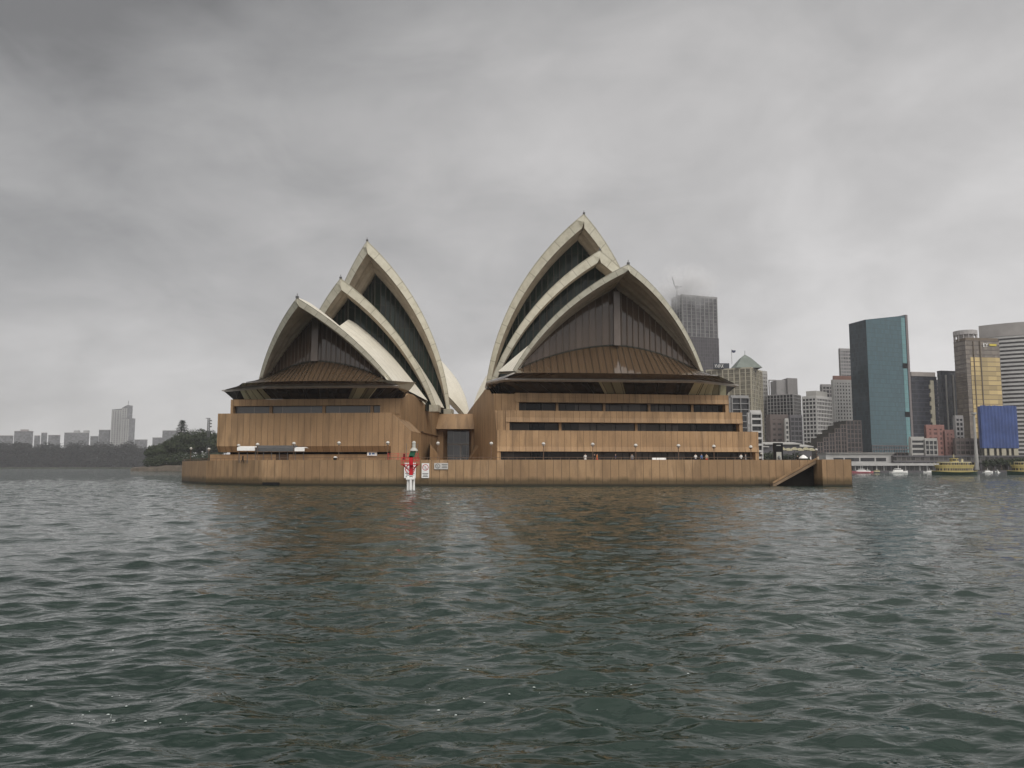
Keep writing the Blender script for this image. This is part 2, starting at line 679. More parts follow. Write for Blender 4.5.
# the face steps back to the stair recess, returns at the end block
mb.prism([(-76.3, 186.01), (-75.8, 186.01), (-66, 330), (-66.6, 330)], -1, WT)
mb.prism([(b0[0] - .45, b0[1] + .01), (b0[0], b0[1] + .01), (b0[0], 146.8), (b0[0] - .45, 146.8)], -1, WT - .004)
mb.build('wall_face', GRANW, sw)
mb = MB()
mb.prism([(b0[0] + .002, 145.4), (47.4, 145.4), (47.4, 146.4), (b0[0] + .002, 146.4)], -1, WT - .01)
mb.prism([(47.4, 146.0), (54.3, 146.0), (54.3, 147), (47.4, 147)], -1, WT - .01)
mb.build('recess_wall', GRANW, sw)
mb = MB()
mb.prism([(54.35, 140.9), (59.5, 140.9), (59.5, 160), (54.35, 160)], -1, WT + .03)
lab(mb.build('end_block', GRANW, sw), 'square brown end block at the far right of the seawall')
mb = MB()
mb.prism([(47.6, 144.9), (54.3, 144.9), (54.3, 145.9), (47.6, 145.9)], -1, .2, z1s=[.2, WT - .9, WT - .9, .2])  # panel painted dark in place of the shaded void below the flight
lab(mb.build('stair_void_shade', STAIR_SHADE, sw), 'dark panel standing in for the shade under the stairs')
mb = MB()
n = 24
xs, xe, zs, ze = 54.3, 46.4, WT - .15, .25
for k in range(n):
    x0, x1 = xs + (xe - xs) * k / n, xs + (xe - xs) * (k + 1) / n
    z = zs + (ze - zs) * k / n
    mb.prism([(x1, 143.3), (x0, 143.3), (x0, 145.0), (x1, 145.0)], z - .55, z)
mb.build('stair_flight', plain('stair_stone', (.20, .14, .09), .7, .25, .8), sw)
mb = MB()
mb.bar((xs, 143.3, zs + .35), (xe, 143.3, ze + .35), .12, .3)
mb.build('stair_kerb', GRANP, sw)
mb = MB()
c = at(270.5, 483.6, 150)
mb.prism([(-45.9, 148.2), (-42.6, 147.7), (-42.6, 148.2), (-45.9, 148.7)], .12, .6)
lab(mb.build('drain_slot', BLACK, sw), 'black drain slot at the waterline')

# ------------------------------------------------------------------ the opera house
OH = thing('opera_house', (-8, 165, DZ), 'pale vaulted shell performance hall with bronze glass fronts on a brown stepped podium', 'opera house')


class Hall:
    def __init__(s, x, y, deg):
        th = R(deg)
        s.o, s.n, s.l = Vector((x, y)), Vector((math.sin(th), -math.cos(th))), Vector((math.cos(th), math.sin(th)))

    def W(s, q):
        p = s.o + s.n * q[0] + s.l * q[1]
        return Vector((p.x, p.y, q[2]))


HC, HO = Hall(19.6, 165, 7), Hall(-38, 165, -5)


def solve(w, zP, Rd, phi, A, sP, face=1):
    """centre of the sphere of the right half shell, through pedestal and apex (s mirrored when it faces south)"""
    P = np.array([sP, w, zP])
    Aa = np.array([A[0], 0, A[1]])
    m, d = (P + Aa) / 2, Aa - P
    L = np.linalg.norm(d)
    d /= L
    h = math.sqrt(max(Rd * Rd - L * L / 4, 1e-6))
    e = np.array([0, -1., 0])
    e1 = e - d * (e @ d)
    e1 /= np.linalg.norm(e1)
    e2 = np.cross(d, e1) * face
    return P, Aa, m + h * (math.cos(phi) * e1 + math.sin(phi) * e2)


def slerp(p, q, c, t):
    a, b = p - c, q - c
    om = math.acos(max(-1, min(1, float(a @ b / np.linalg.norm(a) / np.linalg.norm(b)))))
    return c + (math.sin((1 - t) * om) * a + math.sin(t * om) * b) / math.sin(om)


class Shell:
    """two mirrored sphere triangles: ribs fan out from a pedestal to the ridge; the last rib is the open rim"""
    def __init__(s, hall, A, sP, par, sB, thick=(1.0, 2.6), nr=48, nc=22, face=1):
        s.hall, s.face = hall, face
        P, Aa, c = solve(*par, A, sP, face)
        s.P, s.A, s.c = P, Aa, c
        rr = math.sqrt(par[2] ** 2 - c[1] ** 2)
        a1 = math.atan2(Aa[2] - c[2], Aa[0] - c[0])
        aB = math.acos(max(-1, min(1, (sB - c[0]) / rr)))
        s.outer, s.inner = [], []
        for j in range(nr + 1):
            a = aB + (a1 - aB) * j / nr
            rp = np.array([c[0] + rr * math.cos(a), 0, c[2] + rr * math.sin(a)])
            row, rin = [], []
            for i in range(nc + 1):
                t = i / nc
                p = slerp(P, rp, c, t)
                d = (c - p) / np.linalg.norm(c - p)
                off = thick[0] + (thick[1] - thick[0]) * t
                if 1 < j < nr - 1:
                    off += .30 * min(1, t * 4) * (1 if (j // 2) % 2 else -.4)
                q = p + d * off
                if q[1] < 0.0:
                    q = q.copy()
                    q[1] = 0.0
                row.append(p)
                rin.append(q)
            s.outer.append(row)
            s.inner.append(rin)
        s.nr, s.nc = nr, nc

    def pt(s, q, side):
        return s.hall.W((q[0], q[1] * side, q[2]))

    def build(s, name_label, parent):
        mb = MB()
        for side in (1, -1):
            flip = (side < 0) != (s.face < 0)

            def add(q, mi, uv):
                q = [s.pt(p, side) for p in q]
                if not flip:
                    q, uv = q[::-1], uv[::-1]
                mb.face(q, mi, uv)
            O, I, nr, nc = s.outer, s.inner, s.nr, s.nc
            for j in range(nr):
                for i in range(nc):
                    uv = [(j / 2, i * .8), (j / 2, i * .8 + .8), (j / 2 + .5, i * .8 + .8), (j / 2 + .5, i * .8)]
                    add([O[j][i], O[j][i + 1], O[j + 1][i + 1], O[j + 1][i]], 0, uv)
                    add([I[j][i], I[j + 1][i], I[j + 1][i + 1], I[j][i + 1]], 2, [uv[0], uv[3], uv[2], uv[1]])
            for i in range(nc):     # rim face
                uu = [(i * .5, 0), (i * .5, 1), (i * .5 + .5, 1), (i * .5 + .5, 0)]
                add([I[nr][i], O[nr][i], O[nr][i + 1], I[nr][i + 1]][::-1], 1, uu[::-1])
                add([I[0][i], O[0][i], O[0][i + 1], I[0][i + 1]], 1, uu)
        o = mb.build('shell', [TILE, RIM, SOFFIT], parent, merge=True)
        # soft on the vault, crisp at the rim
        sm = [True] * len(o.data.polygons)
        for k, p in enumerate(o.data.polygons):
            if p.material_index != 0:
                sm[k] = False
        o.data.polygons.foreach_set('use_smooth', sm)
        # the smooth vault must not average with the flat rim: split there
        me = o.data
        bm = bmesh.new()
        bm.from_mesh(me)
        ed = [e for e in bm.edges if len(e.link_faces) == 2 and (e.link_faces[0].material_index != e.link_faces[1].material_index
              or e.calc_face_angle(0) > .35)]
        bmesh.ops.split_edges(bm, edges=ed)
        bm.to_mesh(me)
        bm.free()
        lab(o, name_label)
        # lightning rod tip bracket at the apex
        cb = MB()
        ap = s.pt(s.A, 1)
        cb.box((ap.x, ap.y + .2, ap.z + .1), (.5, .5, .4))
        cb.bar((ap.x, ap.y + .2, ap.z + .4), (ap.x, ap.y + .2, ap.z + .8), .1)
        cb.build('apex_bracket', DKGREY, o)
        return o

    def row_at(s, sr):
        """inner rib whose ridge end lies nearest to axis position sr"""
        return min(range(s.nr + 1), key=lambda j: abs(s.inner[j][s.nc][0] - sr))


def rear_glass(sh, sr, zb, parent, label, nm=15):
    """glass wall closing a shell mouth: vertical strips with thin fins"""
    row = sh.inner[sh.row_at(sr)]
    mb, fb = MB(), Each()
    for side in (1, -1):
        tt = np.array([p[1] for p in row])
        wmax = tt.max()
        iw = int(tt.argmax())
        seg = row[iw:]
        ts = np.array([p[1] for p in seg])[::-1]
        ss = np.array([p[0] for p in seg])[::-1]
        zz = np.array([p[2] for p in seg])[::-1]
        T = np.linspace(0, wmax * .995, nm + 1)
        S, Z = np.interp(T, ts, ss), np.interp(T, ts, zz)
        for k in range(nm):
            q = [sh.hall.W((S[k], side * T[k], zb)), sh.hall.W((S[k + 1], side * T[k + 1], zb)),
                 sh.hall.W((S[k + 1], side * T[k + 1], Z[k + 1] + .7)), sh.hall.W((S[k], side * T[k], Z[k] + .7))]
            uv = [(T[k], zb), (T[k + 1], zb), (T[k + 1], Z[k + 1]), (T[k], Z[k])]
            if side < 0:
                q, uv = q[::-1], uv[::-1]
            mb.face(q, 0, uv)
            if k or side > 0:
                fb.bar(sh.hall.W((S[k] + .12, side * T[k], zb)), sh.hall.W((S[k] + .12, side * T[k], Z[k] + .1)), .09, .22)
    g = lab(mb.build('glass_wall', GREEN_GLASS, parent), label)
    fb.build('mullion', DARKFIN, g)
    return g


def front_glass(sh, sr, arch_mid, arch_end, sc, zc, wide, parent, label):
    """tall upper glass wall, an arched fold, and the pleated glass cone that spreads down to the foyer roof"""
    row = sh.inner[sh.row_at(sr)]
    tt = np.array([p[1] for p in row])
    iw = int(tt.argmax())
    seg = row[iw:]
    ts = np.array([p[1] for p in seg])[::-1]
    ss = np.array([p[0] for p in seg])[::-1]
    zz = np.array([p[2] for p in seg])[::-1]
    # half width where the soffit meets the arch line
    we = float(np.interp(-(arch_end - .2), -zz, ts))
    nm = 15
    up, mu, cone, cm, am = MB(), Each(), MB(), Each(), MB()
    W = sh.hall.W
    bottom = {}
    for side in (1, -1):
        T = np.linspace(0, we, nm + 1)
        S, Z = np.interp(T, ts, ss), np.interp(T, ts, zz)
        # a shallow prow: the two halves fold back from a narrow centre bay
        S = S - .02 * T
        ZA = arch_end + (arch_mid - arch_end) * (1 - (T / we) ** 2)
        SC_ = sr + (sc - sr) * (1 - .55 * (T / we) ** 2.2)
        TC = T * wide
        ZC = np.full_like(T, zc)
        for k in range(nm):
            q = [W((S[k], side * T[k], ZA[k])), W((S[k + 1], side * T[k + 1], ZA[k + 1])),
                 W((S[k + 1], side * T[k + 1], max(Z[k + 1] + .6, ZA[k + 1]))), W((S[k], side * T[k], Z[k] + .6))]
            uv = [(T[k] + 20 * (side > 0), ZA[k]), (T[k + 1] + 20 * (side > 0), ZA[k + 1]), (T[k + 1] + 20 * (side > 0), Z[k + 1]), (T[k] + 20 * (side > 0), Z[k])]
            c = [W((SC_[k], side * TC[k], ZC[k])), W((SC_[k + 1], side * TC[k + 1], ZC[k + 1])), q[1], q[0]]
            cu = [(0, 0)] * 4
            # pleat: alternate cone panes tip slightly
            mid = (c[0] + c[1]) / 2
            if side < 0:
                q, uv, c = q[::-1], uv[::-1], c[::-1]
            up.face(q, 0, uv)
            nrm = (c[1] - c[0]).cross(c[3] - c[0])
            if nrm.length > 1e-6:
                nrm.normalize()
            fold = .025
            lo_m, up_m = (c[0] + c[1]) / 2 + nrm * fold, (c[2] + c[3]) / 2 + nrm * fold * .3
            for h_, fc in enumerate(([c[0], lo_m, up_m, c[3]], [lo_m, c[1], c[2], up_m])):      # pleated
                cone.face(fc, 0, [(50.5 * (2 * k + h_ + 60 * (side > 0)) + 5, 5)] * 4)
            if k or side > 0:
                mu.bar(W((S[k] + .15, side * T[k], ZA[k])), W((S[k] + .15, side * T[k], Z[k] + .05)), .07, .14)
                cm.bar(W((SC_[k] + .05, side * TC[k], ZC[k] + .1)), W((S[k] + .1, side * T[k], ZA[k] + .08)), .05, .10)
        bottom[side] = [W((SC_[k], side * TC[k], ZC[k])) for k in range(nm + 1)]
        for k in range(nm):
            am.bar(W((S[k] + .12, side * T[k], ZA[k])), W((S[k + 1] + .12, side * T[k + 1], ZA[k + 1])), .2, .3)
    g = lab(up.build('glass_wall', BRONZE_GLASS, parent), label)
    mu.build('mullion', BRONZE, g)
    am.build('arch_beam', DARKFIN, g)
    cg = cone.build('glass_cone', CONE_GLASS, parent)
    cm.build('rib', DARKFIN, cg)
    # narrow centre bay, lit reflection put into its pale colour, standing a little proud of the folded wall
    fb = MB()
    zt = float(np.interp(0.6, ts, zz)) - .5
    fb.prism([(lambda p: (p.x, p.y))(W(q + (0,))) for q in ((sr + .9, -.65), (sr + .9, .65), (sr + .2, .65), (sr + .2, -.65))], arch_mid - .2, zt)
    fb.build('centre_fin', plain('fin_glass_' + str(round(sr, 1)), (.13, .105, .09), .15, .15, .3), g)
    return [*bottom[-1][::-1], *bottom[1][1:]]


C1 = Shell(HC, (18.25, 41.3), 3, (19.971, 22.777, 52.197, .63), -16, (.75, 1.25))
C2 = Shell(HC, (-4.43, 50.16), -16, (23.424, 20.084, 56.134, .236), -42, (1.0, 2.1))
C3 = Shell(HC, (-20.27, 63.39), -42, (21.658, 20.901, 63.896, .466), -66, (1.1, 2.5))
O1 = Shell(HO, (19.76, 34.54), 2, (14.427, 20.181, 74.974, .613), -14, (.75, 1.25))
O2 = Shell(HO, (-6.38, 44.45), -26, (17.908, 17.586, 62.596, .565), -42, (.95, 2.0))
O3 = Shell(HO, (-27.04, 58.77), -46, (17.872, 18.06, 62.79, .624), -66, (1.0, 2.35))
C1.build('lowest front shell of the right-hand group', OH)
C2.build('middle shell of the right-hand group', OH)
C3.build('tallest shell of the right-hand group', OH)
O1.build('lowest front shell of the left-hand group', OH)
O2.build('middle shell of the left-hand group', OH)
O3.build('tallest shell of the left-hand group', OH)
# shells that open to the other side, behind
C4 = Shell(HC, (-118, 47), -86, (22.0, 19.0, 70, .45), -70, (1.2, 2.4), face=-1)
O4 = Shell(HO, (-112, 42), -84, (18.0, 17.0, 66, .45), -68, (1.2, 2.4), face=-1)
C4.build('far shell facing away behind the right-hand group', OH)
O4.build('far shell facing away behind the left-hand group', OH)


def side_shell(hall, Q, E, P, label, foot, thick=.8):
    """small vault tucked behind a main shell, its mouth turned the other way"""
    Qv, Ev = np.array([Q[0], 0, Q[1]]), np.array([E[0], 0, E[1]])
    mb = MB()
    n, m = 14, 16
    for side in (1, -1):
        Pv = np.array([P[0], P[1] * side, P[2]])
        Fv = np.array([foot[0], foot[1] * side, foot[2]])
        grid = []
        for j in range(n + 1):
            rp = Qv + (Ev - Qv) * j / n
            grid.append([])
            for i in range(m + 1):
                t = i / m
                p0 = Pv + (Fv - Pv) * j / n
                p = p0 + (rp - p0) * t
                bulge = 4 * t * (1 - t) * (.5 + 1.2 * j / n)
                p = p + np.array([0, side * .75, .66]) * bulge
                grid[-1].append(p)
        for j in range(n):
            for i in range(m):
                q = [grid[j][i], grid[j][i + 1], grid[j + 1][i + 1], grid[j + 1][i]]
                uv = [(j / 2, i * .6), (j / 2, i * .6 + .6), (j / 2 + .5, i * .6 + .6), (j / 2 + .5, i * .6)]
                w = [hall.W(p) for p in q]
                if side < 0:
                    w, uv = w[::-1], uv[::-1]
                mb.face(w, 0, uv)
        lo = [[p + np.array([0, -side * .6, -.6]) * thick for p in g] for g in grid]
        for i in range(m):
            w = [hall.W(p) for p in (grid[0][i], lo[0][i], lo[0][i + 1], grid[0][i + 1])]
            mb.face(w if side > 0 else w[::-1], 1)
        for j in range(n):
            for i in range(m):
                w = [hall.W(p) for p in (lo[j][i], lo[j + 1][i], lo[j + 1][i + 1], lo[j][i + 1])]
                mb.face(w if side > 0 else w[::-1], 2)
    o = mb.build('side_shell', [TILE, RIM, SOFFIT], OH, merge=True)
    return lab(o, label)


def axis_pt(hall, u, v):
    """axis position and height seen at a pixel"""
    best = None
    for k in range(4000):
        s = 30 - k * .04
        p = hall.W((s, 0, 0))
        q = at(u, v, p.y)
        e = abs(q.x - p.x)
        if best is None or e < best[0]:
            best = (e, s, q.z)
    return best[1], best[2]


q1 = axis_pt(HO, 354, 315)
side_shell(HO, q1, (q1[0] + 18, q1[1] - 7.5), (-21, 16.8, 18.6), 'cream side shell between the lower two left-hand shells', (4.5, 13.2, 20.9))
q2 = axis_pt(HO, 387, 308)
side_shell(HO, q2, (q2[0] + 18, q2[1] - 7.5), (-43, 16.8, 18.6), 'cream side shell under the tallest left-hand shell', (-22, 15.5, 18.0))
side_shell(HC, (-12, 41), (0, 37), (-7.5, 21.9, 23.7), 'cream side shell between the lower two right-hand shells', (4, 19, 22.5))
side_shell(HC, (-34, 44), (-20, 40), (-38, 21.0, 20.5), 'cream side shell under the tallest right-hand shell', (-18, 22, 20.5))

rear_glass(C2, -9.5, 17.5, OH, 'dark green glass wall in the middle right-hand shell')
rear_glass(C3, -27.5, 17.5, OH, 'dark green glass wall in the tallest right-hand shell')
rear_glass(O2, -13, 16.5, OH, 'dark green glass wall in the middle left-hand shell')
rear_glass(O3, -35, 16.5, OH, 'dark green glass wall in the tallest left-hand shell')
coneC = front_glass(C1, 8.5, 27.4, 22.9, 12.0, 21.35, 1.06, OH, 'large bronze glass wall in the front right-hand shell')
coneO = front_glass(O1, 8.5, 24.3, 20.9, 13.0, 19.75, 1.06, OH, 'large bronze glass wall in the front left-hand shell')

# ---- podium under the right-hand shells
class Frame:
    def __init__(s, x, y, deg):
        a = R(deg)
        s.o, s.u, s.v = Vector((x, y)), Vector((math.cos(a), math.sin(a))), Vector((-math.sin(a), math.cos(a)))

    def W(s, u, v, z=0.0):
        p = s.o + s.u * u + s.v * v
        return Vector((p.x, p.y, z))

    def upx(s, px, v, z):
        """u on the line v = const that the photograph shows at column px"""
        k = (px - 512) / F
        o = s.o + s.v * v
        # o.x + u*ux = k*((o.y+u*uy)*CP + (z-CH)*SP)
        return (k * (o.y * CP + (z - CH) * SP) - o.x) / (s.u.x - k * s.u.y * CP)

    def extrude(s, mb, prof, u0, u1, mi=0):
        """(v,z) profile pushed along u; profile runs counter clockwise seen from the u0 end"""
        n = len(prof)
        for k in range(n):
            a, b = prof[k], prof[(k + 1) % n]
            mb.face([s.W(u0, a[0], a[1]), s.W(u0, b[0], b[1]), s.W(u1, b[0], b[1]), s.W(u1, a[0], a[1])], mi)
        mb.face([s.W(u0, p[0], p[1]) for p in reversed(prof)], mi)
        mb.face([s.W(u1, p[0], p[1]) for p in prof], mi)

    def block(s, mb, u0, u1, v0, v1, z0, z1, mi=0):
        s.extrude(mb, [(v0, z1), (v0, z0), (v1, z0), (v1, z1)], u0, u1, mi)


FC = Frame(-2.85, 152, 7.5)


def band(fr, u0, u1, v0, z0, z1, zw, label, posts=(), pr=1.6, lip=.9, depth=30):
    mb = MB()
    fr.extrude(mb, [(v0, z1), (v0, z0 + lip), (v0 - .22, z0), (v0 + depth, z0), (v0 + depth, z1)], u0, u1)
    # end piers that carry the band down to the level below
    for a, b in ((u0, u0 + .7), (u1 - .7, u1)):
        fr.block(mb, a, b, v0 + .003, v0 + pr + 3, zw, z0 - .003)
    b = lab(mb.build('podium_block', GRAN, OH), label)
    mb = MB()
    fr.block(mb, u0 + .7, u1 - .7, v0 + pr, v0 + pr + .3, zw, z0 - .002)
    w = mb.build('window_strip', STRIP_GLASS, OH)
    if posts:
        for px in posts:
            mb = MB()
            u = fr.upx(px, v0 + pr - .2, z0)
            fr.block(mb, u - .25, u + .25, v0 + pr - .35, v0 + pr - .02, zw, z0 - .004)
            mb.build('post', GRANP, w)
    mb = Each()
    rnd = random.Random(int(z1 * 10))
    u = u0 + 1.5
    while u < u1 - 1.5:
        mb.box(fr.W(u, v0 + pr - .06, (zw + z0) / 2), (.09, .1, z0 - zw - .02), 0, math.atan2(fr.u.y, fr.u.x))
        u += rnd.choice((1.3, 1.3, 2.6, 3.9))
    mb.build('mullion', BLACK, w)
    return b


band(FC, FC.upx(497, 0, 8), FC.upx(758.5, 0, 8), 0, 6.35, 10.35, DZ - .1, 'lowest stone band of the right podium')
band(FC, FC.upx(506, 3.6, 13), FC.upx(742.5, 3.6, 13), 3.6, 12.15, 14.4, 10.3, 'middle stone band of the right podium', (560, 636), depth=26)
band(FC, FC.upx(515.5, 7.2, 17), FC.upx(728.5, 7.2, 17), 7.2, 16.35, 18.2, 14.35, 'top stone band of the right podium', (557, 604, 649, 692), depth=24)
mb = MB()
uL = FC.upx(494.5, 4.5, 12)
u97, u06, u16 = FC.upx(497, 0, 8), FC.upx(506, 3.6, 13), FC.upx(515.5, 7.2, 17)
FC.extrude(mb, [(.6, 10.34), (.6, DZ - .1), (78, DZ - .1), (78, 18.4), (60, 19.2), (24, 20.4), (14, 19.4), (9.5, 18.0), (5.2, 17.8), (3.9, 14.38)], uL, u97 - .003)
FC.block(mb, u97, u06 - .003, 3.9, 9, 10.352, 14.385)
FC.block(mb, u97, u16 - .003, 7.4, 12.5, 14.388, 18.0)
FC.block(mb, uL + 3.2, FC.upx(728, 9, 12) - .5, 12, 76, DZ - .1, 18.0)
lab(mb.build('podium_block', GRAN, OH), 'plain side wall of the right podium')
# ---- podium under the left-hand shells
FO = Frame(xat(217, 160.8, 9), 160.8, -4.5)


def zo(z):
    return CH + (z - CH) * 1.034


uA, uB = FO.upx(217, 0, 9), FO.upx(391, 0, 13)
mb = MB()
pr = [(0, zo(13.75)), (0, zo(7.4)), (.9, zo(6.3)), (22, zo(6.3)), (22, zo(13.75))]
FO.extrude(mb, pr, uA, uB)
lab(mb.build('podium_block', GRAN, OH), 'blank lower block of the left podium, streaked by rain')
mb = MB()
# sloping shoulder at the right end of the block
uC = FO.upx(410, 0.6, 9)
a, b = [(uB + .002, DZ - .1), (uC, DZ - .1), (uC, zo(10.3)), (uB + .002, zo(13.7))], None
front = [FO.W(u, .3 + (u - uB) * .35, z) for u, z in a]
back = [FO.W(u, 12, z) for u, z in a]
mb.face(front)
mb.face(back[::-1])
for k in range(4):
    mb.face([front[(k + 1) % 4], front[k], back[k], back[(k + 1) % 4]])
mb.build('shoulder_block', GRAN, OH)
mb = MB()
FO.block(mb, FO.upx(209, 1.2, 5), uB + .5, 1.6, 4, DZ - .1, zo(5.85))
lab(mb.build('plinth', GRANP, OH), 'low plain wall below the left block')
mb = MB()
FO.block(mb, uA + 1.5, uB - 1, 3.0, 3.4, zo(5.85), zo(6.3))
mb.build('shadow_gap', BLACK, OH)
uD, uE, uF = FO.upx(230.5, 3.4, 15), FO.upx(380, 3.4, 15), FO.upx(400.5, 3.4, 15)
mb = MB()
FO.extrude(mb, [(3.4, zo(16.75)), (3.4, zo(15.45)), (22, zo(15.45)), (22, zo(16.75))], uD, uF - .009)
FO.block(mb, uD, uD + .6, 3.403, 6, zo(13.75), zo(15.447))
FO.block(mb, uE, uF - .006, 3.403, 20, zo(13.755), zo(15.447))
lab(mb.build('podium_block', GRAN, OH), 'narrow upper band of the left podium')
mb = MB()
FO.block(mb, uD + .6, uE, 4.4, 4.7, zo(13.752), zo(15.448))
w = mb.build('window_strip', glazing('grey_strip_glass', (.06, .058, .056), 6.0, 30, .3, .15, .02, (.14, .12, .1), .5, 0, .02), OH)
for px in (271, 324, 372):
    mb = MB()
    u = FO.upx(px, 4.2, 15)
    FO.block(mb, u - .3, u + .3, 4.05, 4.39, zo(13.754), zo(15.446))
    mb.build('post', GRANP, w)
mb = MB()
FO.extrude(mb, [(3.6, zo(16.6)), (3.6, DZ - .1), (51, DZ - .1), (51, 17.3), (40, 17.5), (26, 18.4), (16, 19.1), (11, 18.9), (6, 17.3)], uF - 3, uF)
FO.block(mb, uD + 4, uF - 3, 14, 56, DZ - .1, 16.5)
lab(mb.build('podium_block', GRAN, OH), 'plain side wall of the left podium')
mb = MB()
FO.block(mb, uF, uF + .25, 6, 52, 11.3, 11.55)
mb.build('ledge', GRANP, OH)
# ---- link with the stage entrance between the two podiums
mb = MB()
xl, xr = xat(437, 204), xat(473, 204)
yb = 206.0
# canted fascia
mb.face([(xl - 1, yb - 3, 13.0), (xr + 2, yb - 3, 13.0), (xr + 1, yb + 1, 17.1), (xl - 1, yb + 1, 17.1)])
mb.face([(xl - 1, yb + 10, 13.0), (xr + 2, yb + 10, 13.0), (xr + 2, yb - 3, 13.0), (xl - 1, yb - 3, 13.0)])
mb.face([(xl - 1, yb + 1, 17.1), (xr + 1, yb + 1, 17.1), (xr + 1, yb + 12, 17.1), (xl - 1, yb + 12, 17.1)])
dl, dr_ = xat(446.5, yb), xat(468.5, yb)
for a, b, c, d in ((xl - 1, dl, dl - 1.2, 0), (dr_, xr + 2, 0, dr_ + 1.2)):
    pass
mb.prism([(xl - 3, yb - 1), (dl - .8, yb - 1), (dl, yb + 3), (xl - 3, yb + 3)], DZ - .1, 12.998)
mb.prism([(dr_ + .8, yb - 1), (xr + 3, yb - 1), (xr + 3, yb + 3), (dr_, yb + 3)], DZ - .1, 12.998)
lab(mb.build('link_block', GRANP, OH), 'plain brown link between the two podiums with a canted lintel')
mb = MB()
mb.box(((dl + dr_) / 2, yb + 3.1, 8.5), (dr_ - dl + .4, .2, 8.99))
dg = mb.build('entrance_door', glazing('entrance_glass', (.045, .045, .048), 1.7, 3.2, .6, .08, .05, (.16, .15, .14), .6, .03, .03), OH)
mb = MB()
mb.box(((dl + dr_) / 2, yb + 2.9, 9.3), (dr_ - dl, .25, .3))
mb.box((dl + (dr_ - dl) * .62, yb + 2.85, 6.6), (.3, .25, 5.2))
mb.build('door_frame', GREY, dg)
# wedge buttresses beside the entrance
mb = MB()
wl = [at(452, 462, 196), at(400, 462, 178)]
mb.prism([(xat(430, 186), 186), (xat(447, 190), 190), (xat(444, 203), 203), (xat(430, 200), 200)], DZ - .1, 9, z1s=[8.4, 4.2, 4.6, 9.6])
mb.prism([(xat(466, 200), 200), (xat(485, 186), 186), (xat(480, 196), 196), (xat(473, 203), 203)], DZ - .1, 9, z1s=[4.2, 10.0, 10.6, 4.6])
mb.build('wedge_buttress', GRANP, OH)


# ---- foyer roofs: a thin eave running round the glass, sloping glass below it
def foyer(outer, inner, lower, pale, label):
    """outer: eave edge, inner: foot of the glass cone, lower: podium edge below the leaning glass"""
    def resample(p, n):
        d = [0]
        for a, b in zip(p, p[1:]):
            d.append(d[-1] + (b - a).length)
        out = []
        for k in range(n):
            t = d[-1] * k / (n - 1)
            j = max(i for i in range(len(d) - 1) if d[i] <= t + 1e-9)
            f = (t - d[j]) / (d[j + 1] - d[j])
            out.append(p[j].lerp(p[j + 1], min(1, f)))
        return out
    mb = MB()
    n = 40
    O_, I_ = resample(outer, n), resample(inner, n)
    dz = Vector((0, 0, .24))
    for k in range(n - 1):
        mb.face([O_[k], O_[k + 1], I_[k + 1], I_[k]], 1)
    for a, b in zip(outer, outer[1:]):
        mb.face([a - dz, b - dz, b, a], 0)
    # soffit
    low2 = [p.copy() for p in lower]
    O2, L2 = resample(outer, n), resample(lower, n)
    for k in range(n - 1):
        a, b = O2[k] - dz, O2[k + 1] - dz
        mb.face([a.lerp(L2[k], .12), b.lerp(L2[k + 1], .12), b, a], 0)
    e = lab(mb.build('foyer_roof', [EAVE, EAVE_TOP], OH), label)
    mb = MB()
    acc = 0.0
    for k in range(n - 1):
        a, b = (O2[k] - dz).lerp(L2[k], .12), (O2[k + 1] - dz).lerp(L2[k + 1], .12)
        w = (b - a).length
        mi = 1 if any(lo <= (k + .5) / (n - 1) <= hi for lo, hi in pale) else 0
        mb.face([L2[k], L2[k + 1], b, a], mi, [(acc, 0), (acc + w, 0), (acc + w, 2), (acc, 2)])
        acc += w
    g = mb.build('foyer_glass', [FOYER_GLASS, REFLECTION_GLASS], OH)
    mb = Each()
    for k in range(0, n, 2):
        a = (O2[k] - dz).lerp(L2[k], .12)
        mb.bar(L2[k], a, .09, .16)
    mb.build('mullion', DARKFIN, g)


def P3(hall, sh, side, ds=0, dz=0):
    return hall.W((sh.P[0] + ds, sh.P[1] * side, sh.P[2] + dz))


uo0, uo1 = FC.upx(505, 2.4, 20), FC.upx(701, 2.4, 20)
ut0, ut1 = FC.upx(486, 13.5, 20), FC.upx(738.8, 9.5, 20)
outerC = [FC.W(ut0 + 1.0, 26, 21.2), FC.W(ut0, 13.5, 20.95), FC.W(uo0, 2.4, 20.55), FC.W(uo1, 2.4, 20.75), FC.W(ut1, 9.5, 20.7), FC.W(ut1 - 1, 30, 20.9)]
la, lb = FC.upx(516.5, 7.6, 18), FC.upx(727, 7.6, 18)
lowerC = [FC.W(la - 3.2, 26, 18.4), FC.W(la - 3.0, 12, 18.25), FC.W(la, 7.6, 18.23), FC.W(lb, 7.6, 18.23), FC.W(lb + .2, 10, 18.23), FC.W(lb, 30, 18.3)]
innC = [HC.W((-4, -20.6, 22.0)), P3(HC, C1, -1, .5, -.5)] + coneC + [P3(HC, C1, 1, .5, -.5), HC.W((-4, 20.6, 22.0))]
foyer(outerC, innC, lowerC, ((.44, .475), (.65, .74)), 'bronze foyer roof round the right-hand glass front')
uo0, uo1 = FO.upx(262, -.8, 18.5), FO.upx(397, -.8, 18.5)
ut0, ut1 = FO.upx(221.5, 6, 18.5), FO.upx(408, 5, 18.5)
outerO = [FO.W(ut0 + 3, 22, 19.6), FO.W(ut0, 6, 19.45), FO.W(uo0, -.8, 19.5), FO.W(uo1, -.8, 19.5), FO.W(ut1, 5, 19.5), FO.W(ut1 - 1, 9, 19.9)]
la, lb = FO.upx(230.5, 3.6, 16.8), FO.upx(399, 3.6, 16.8)
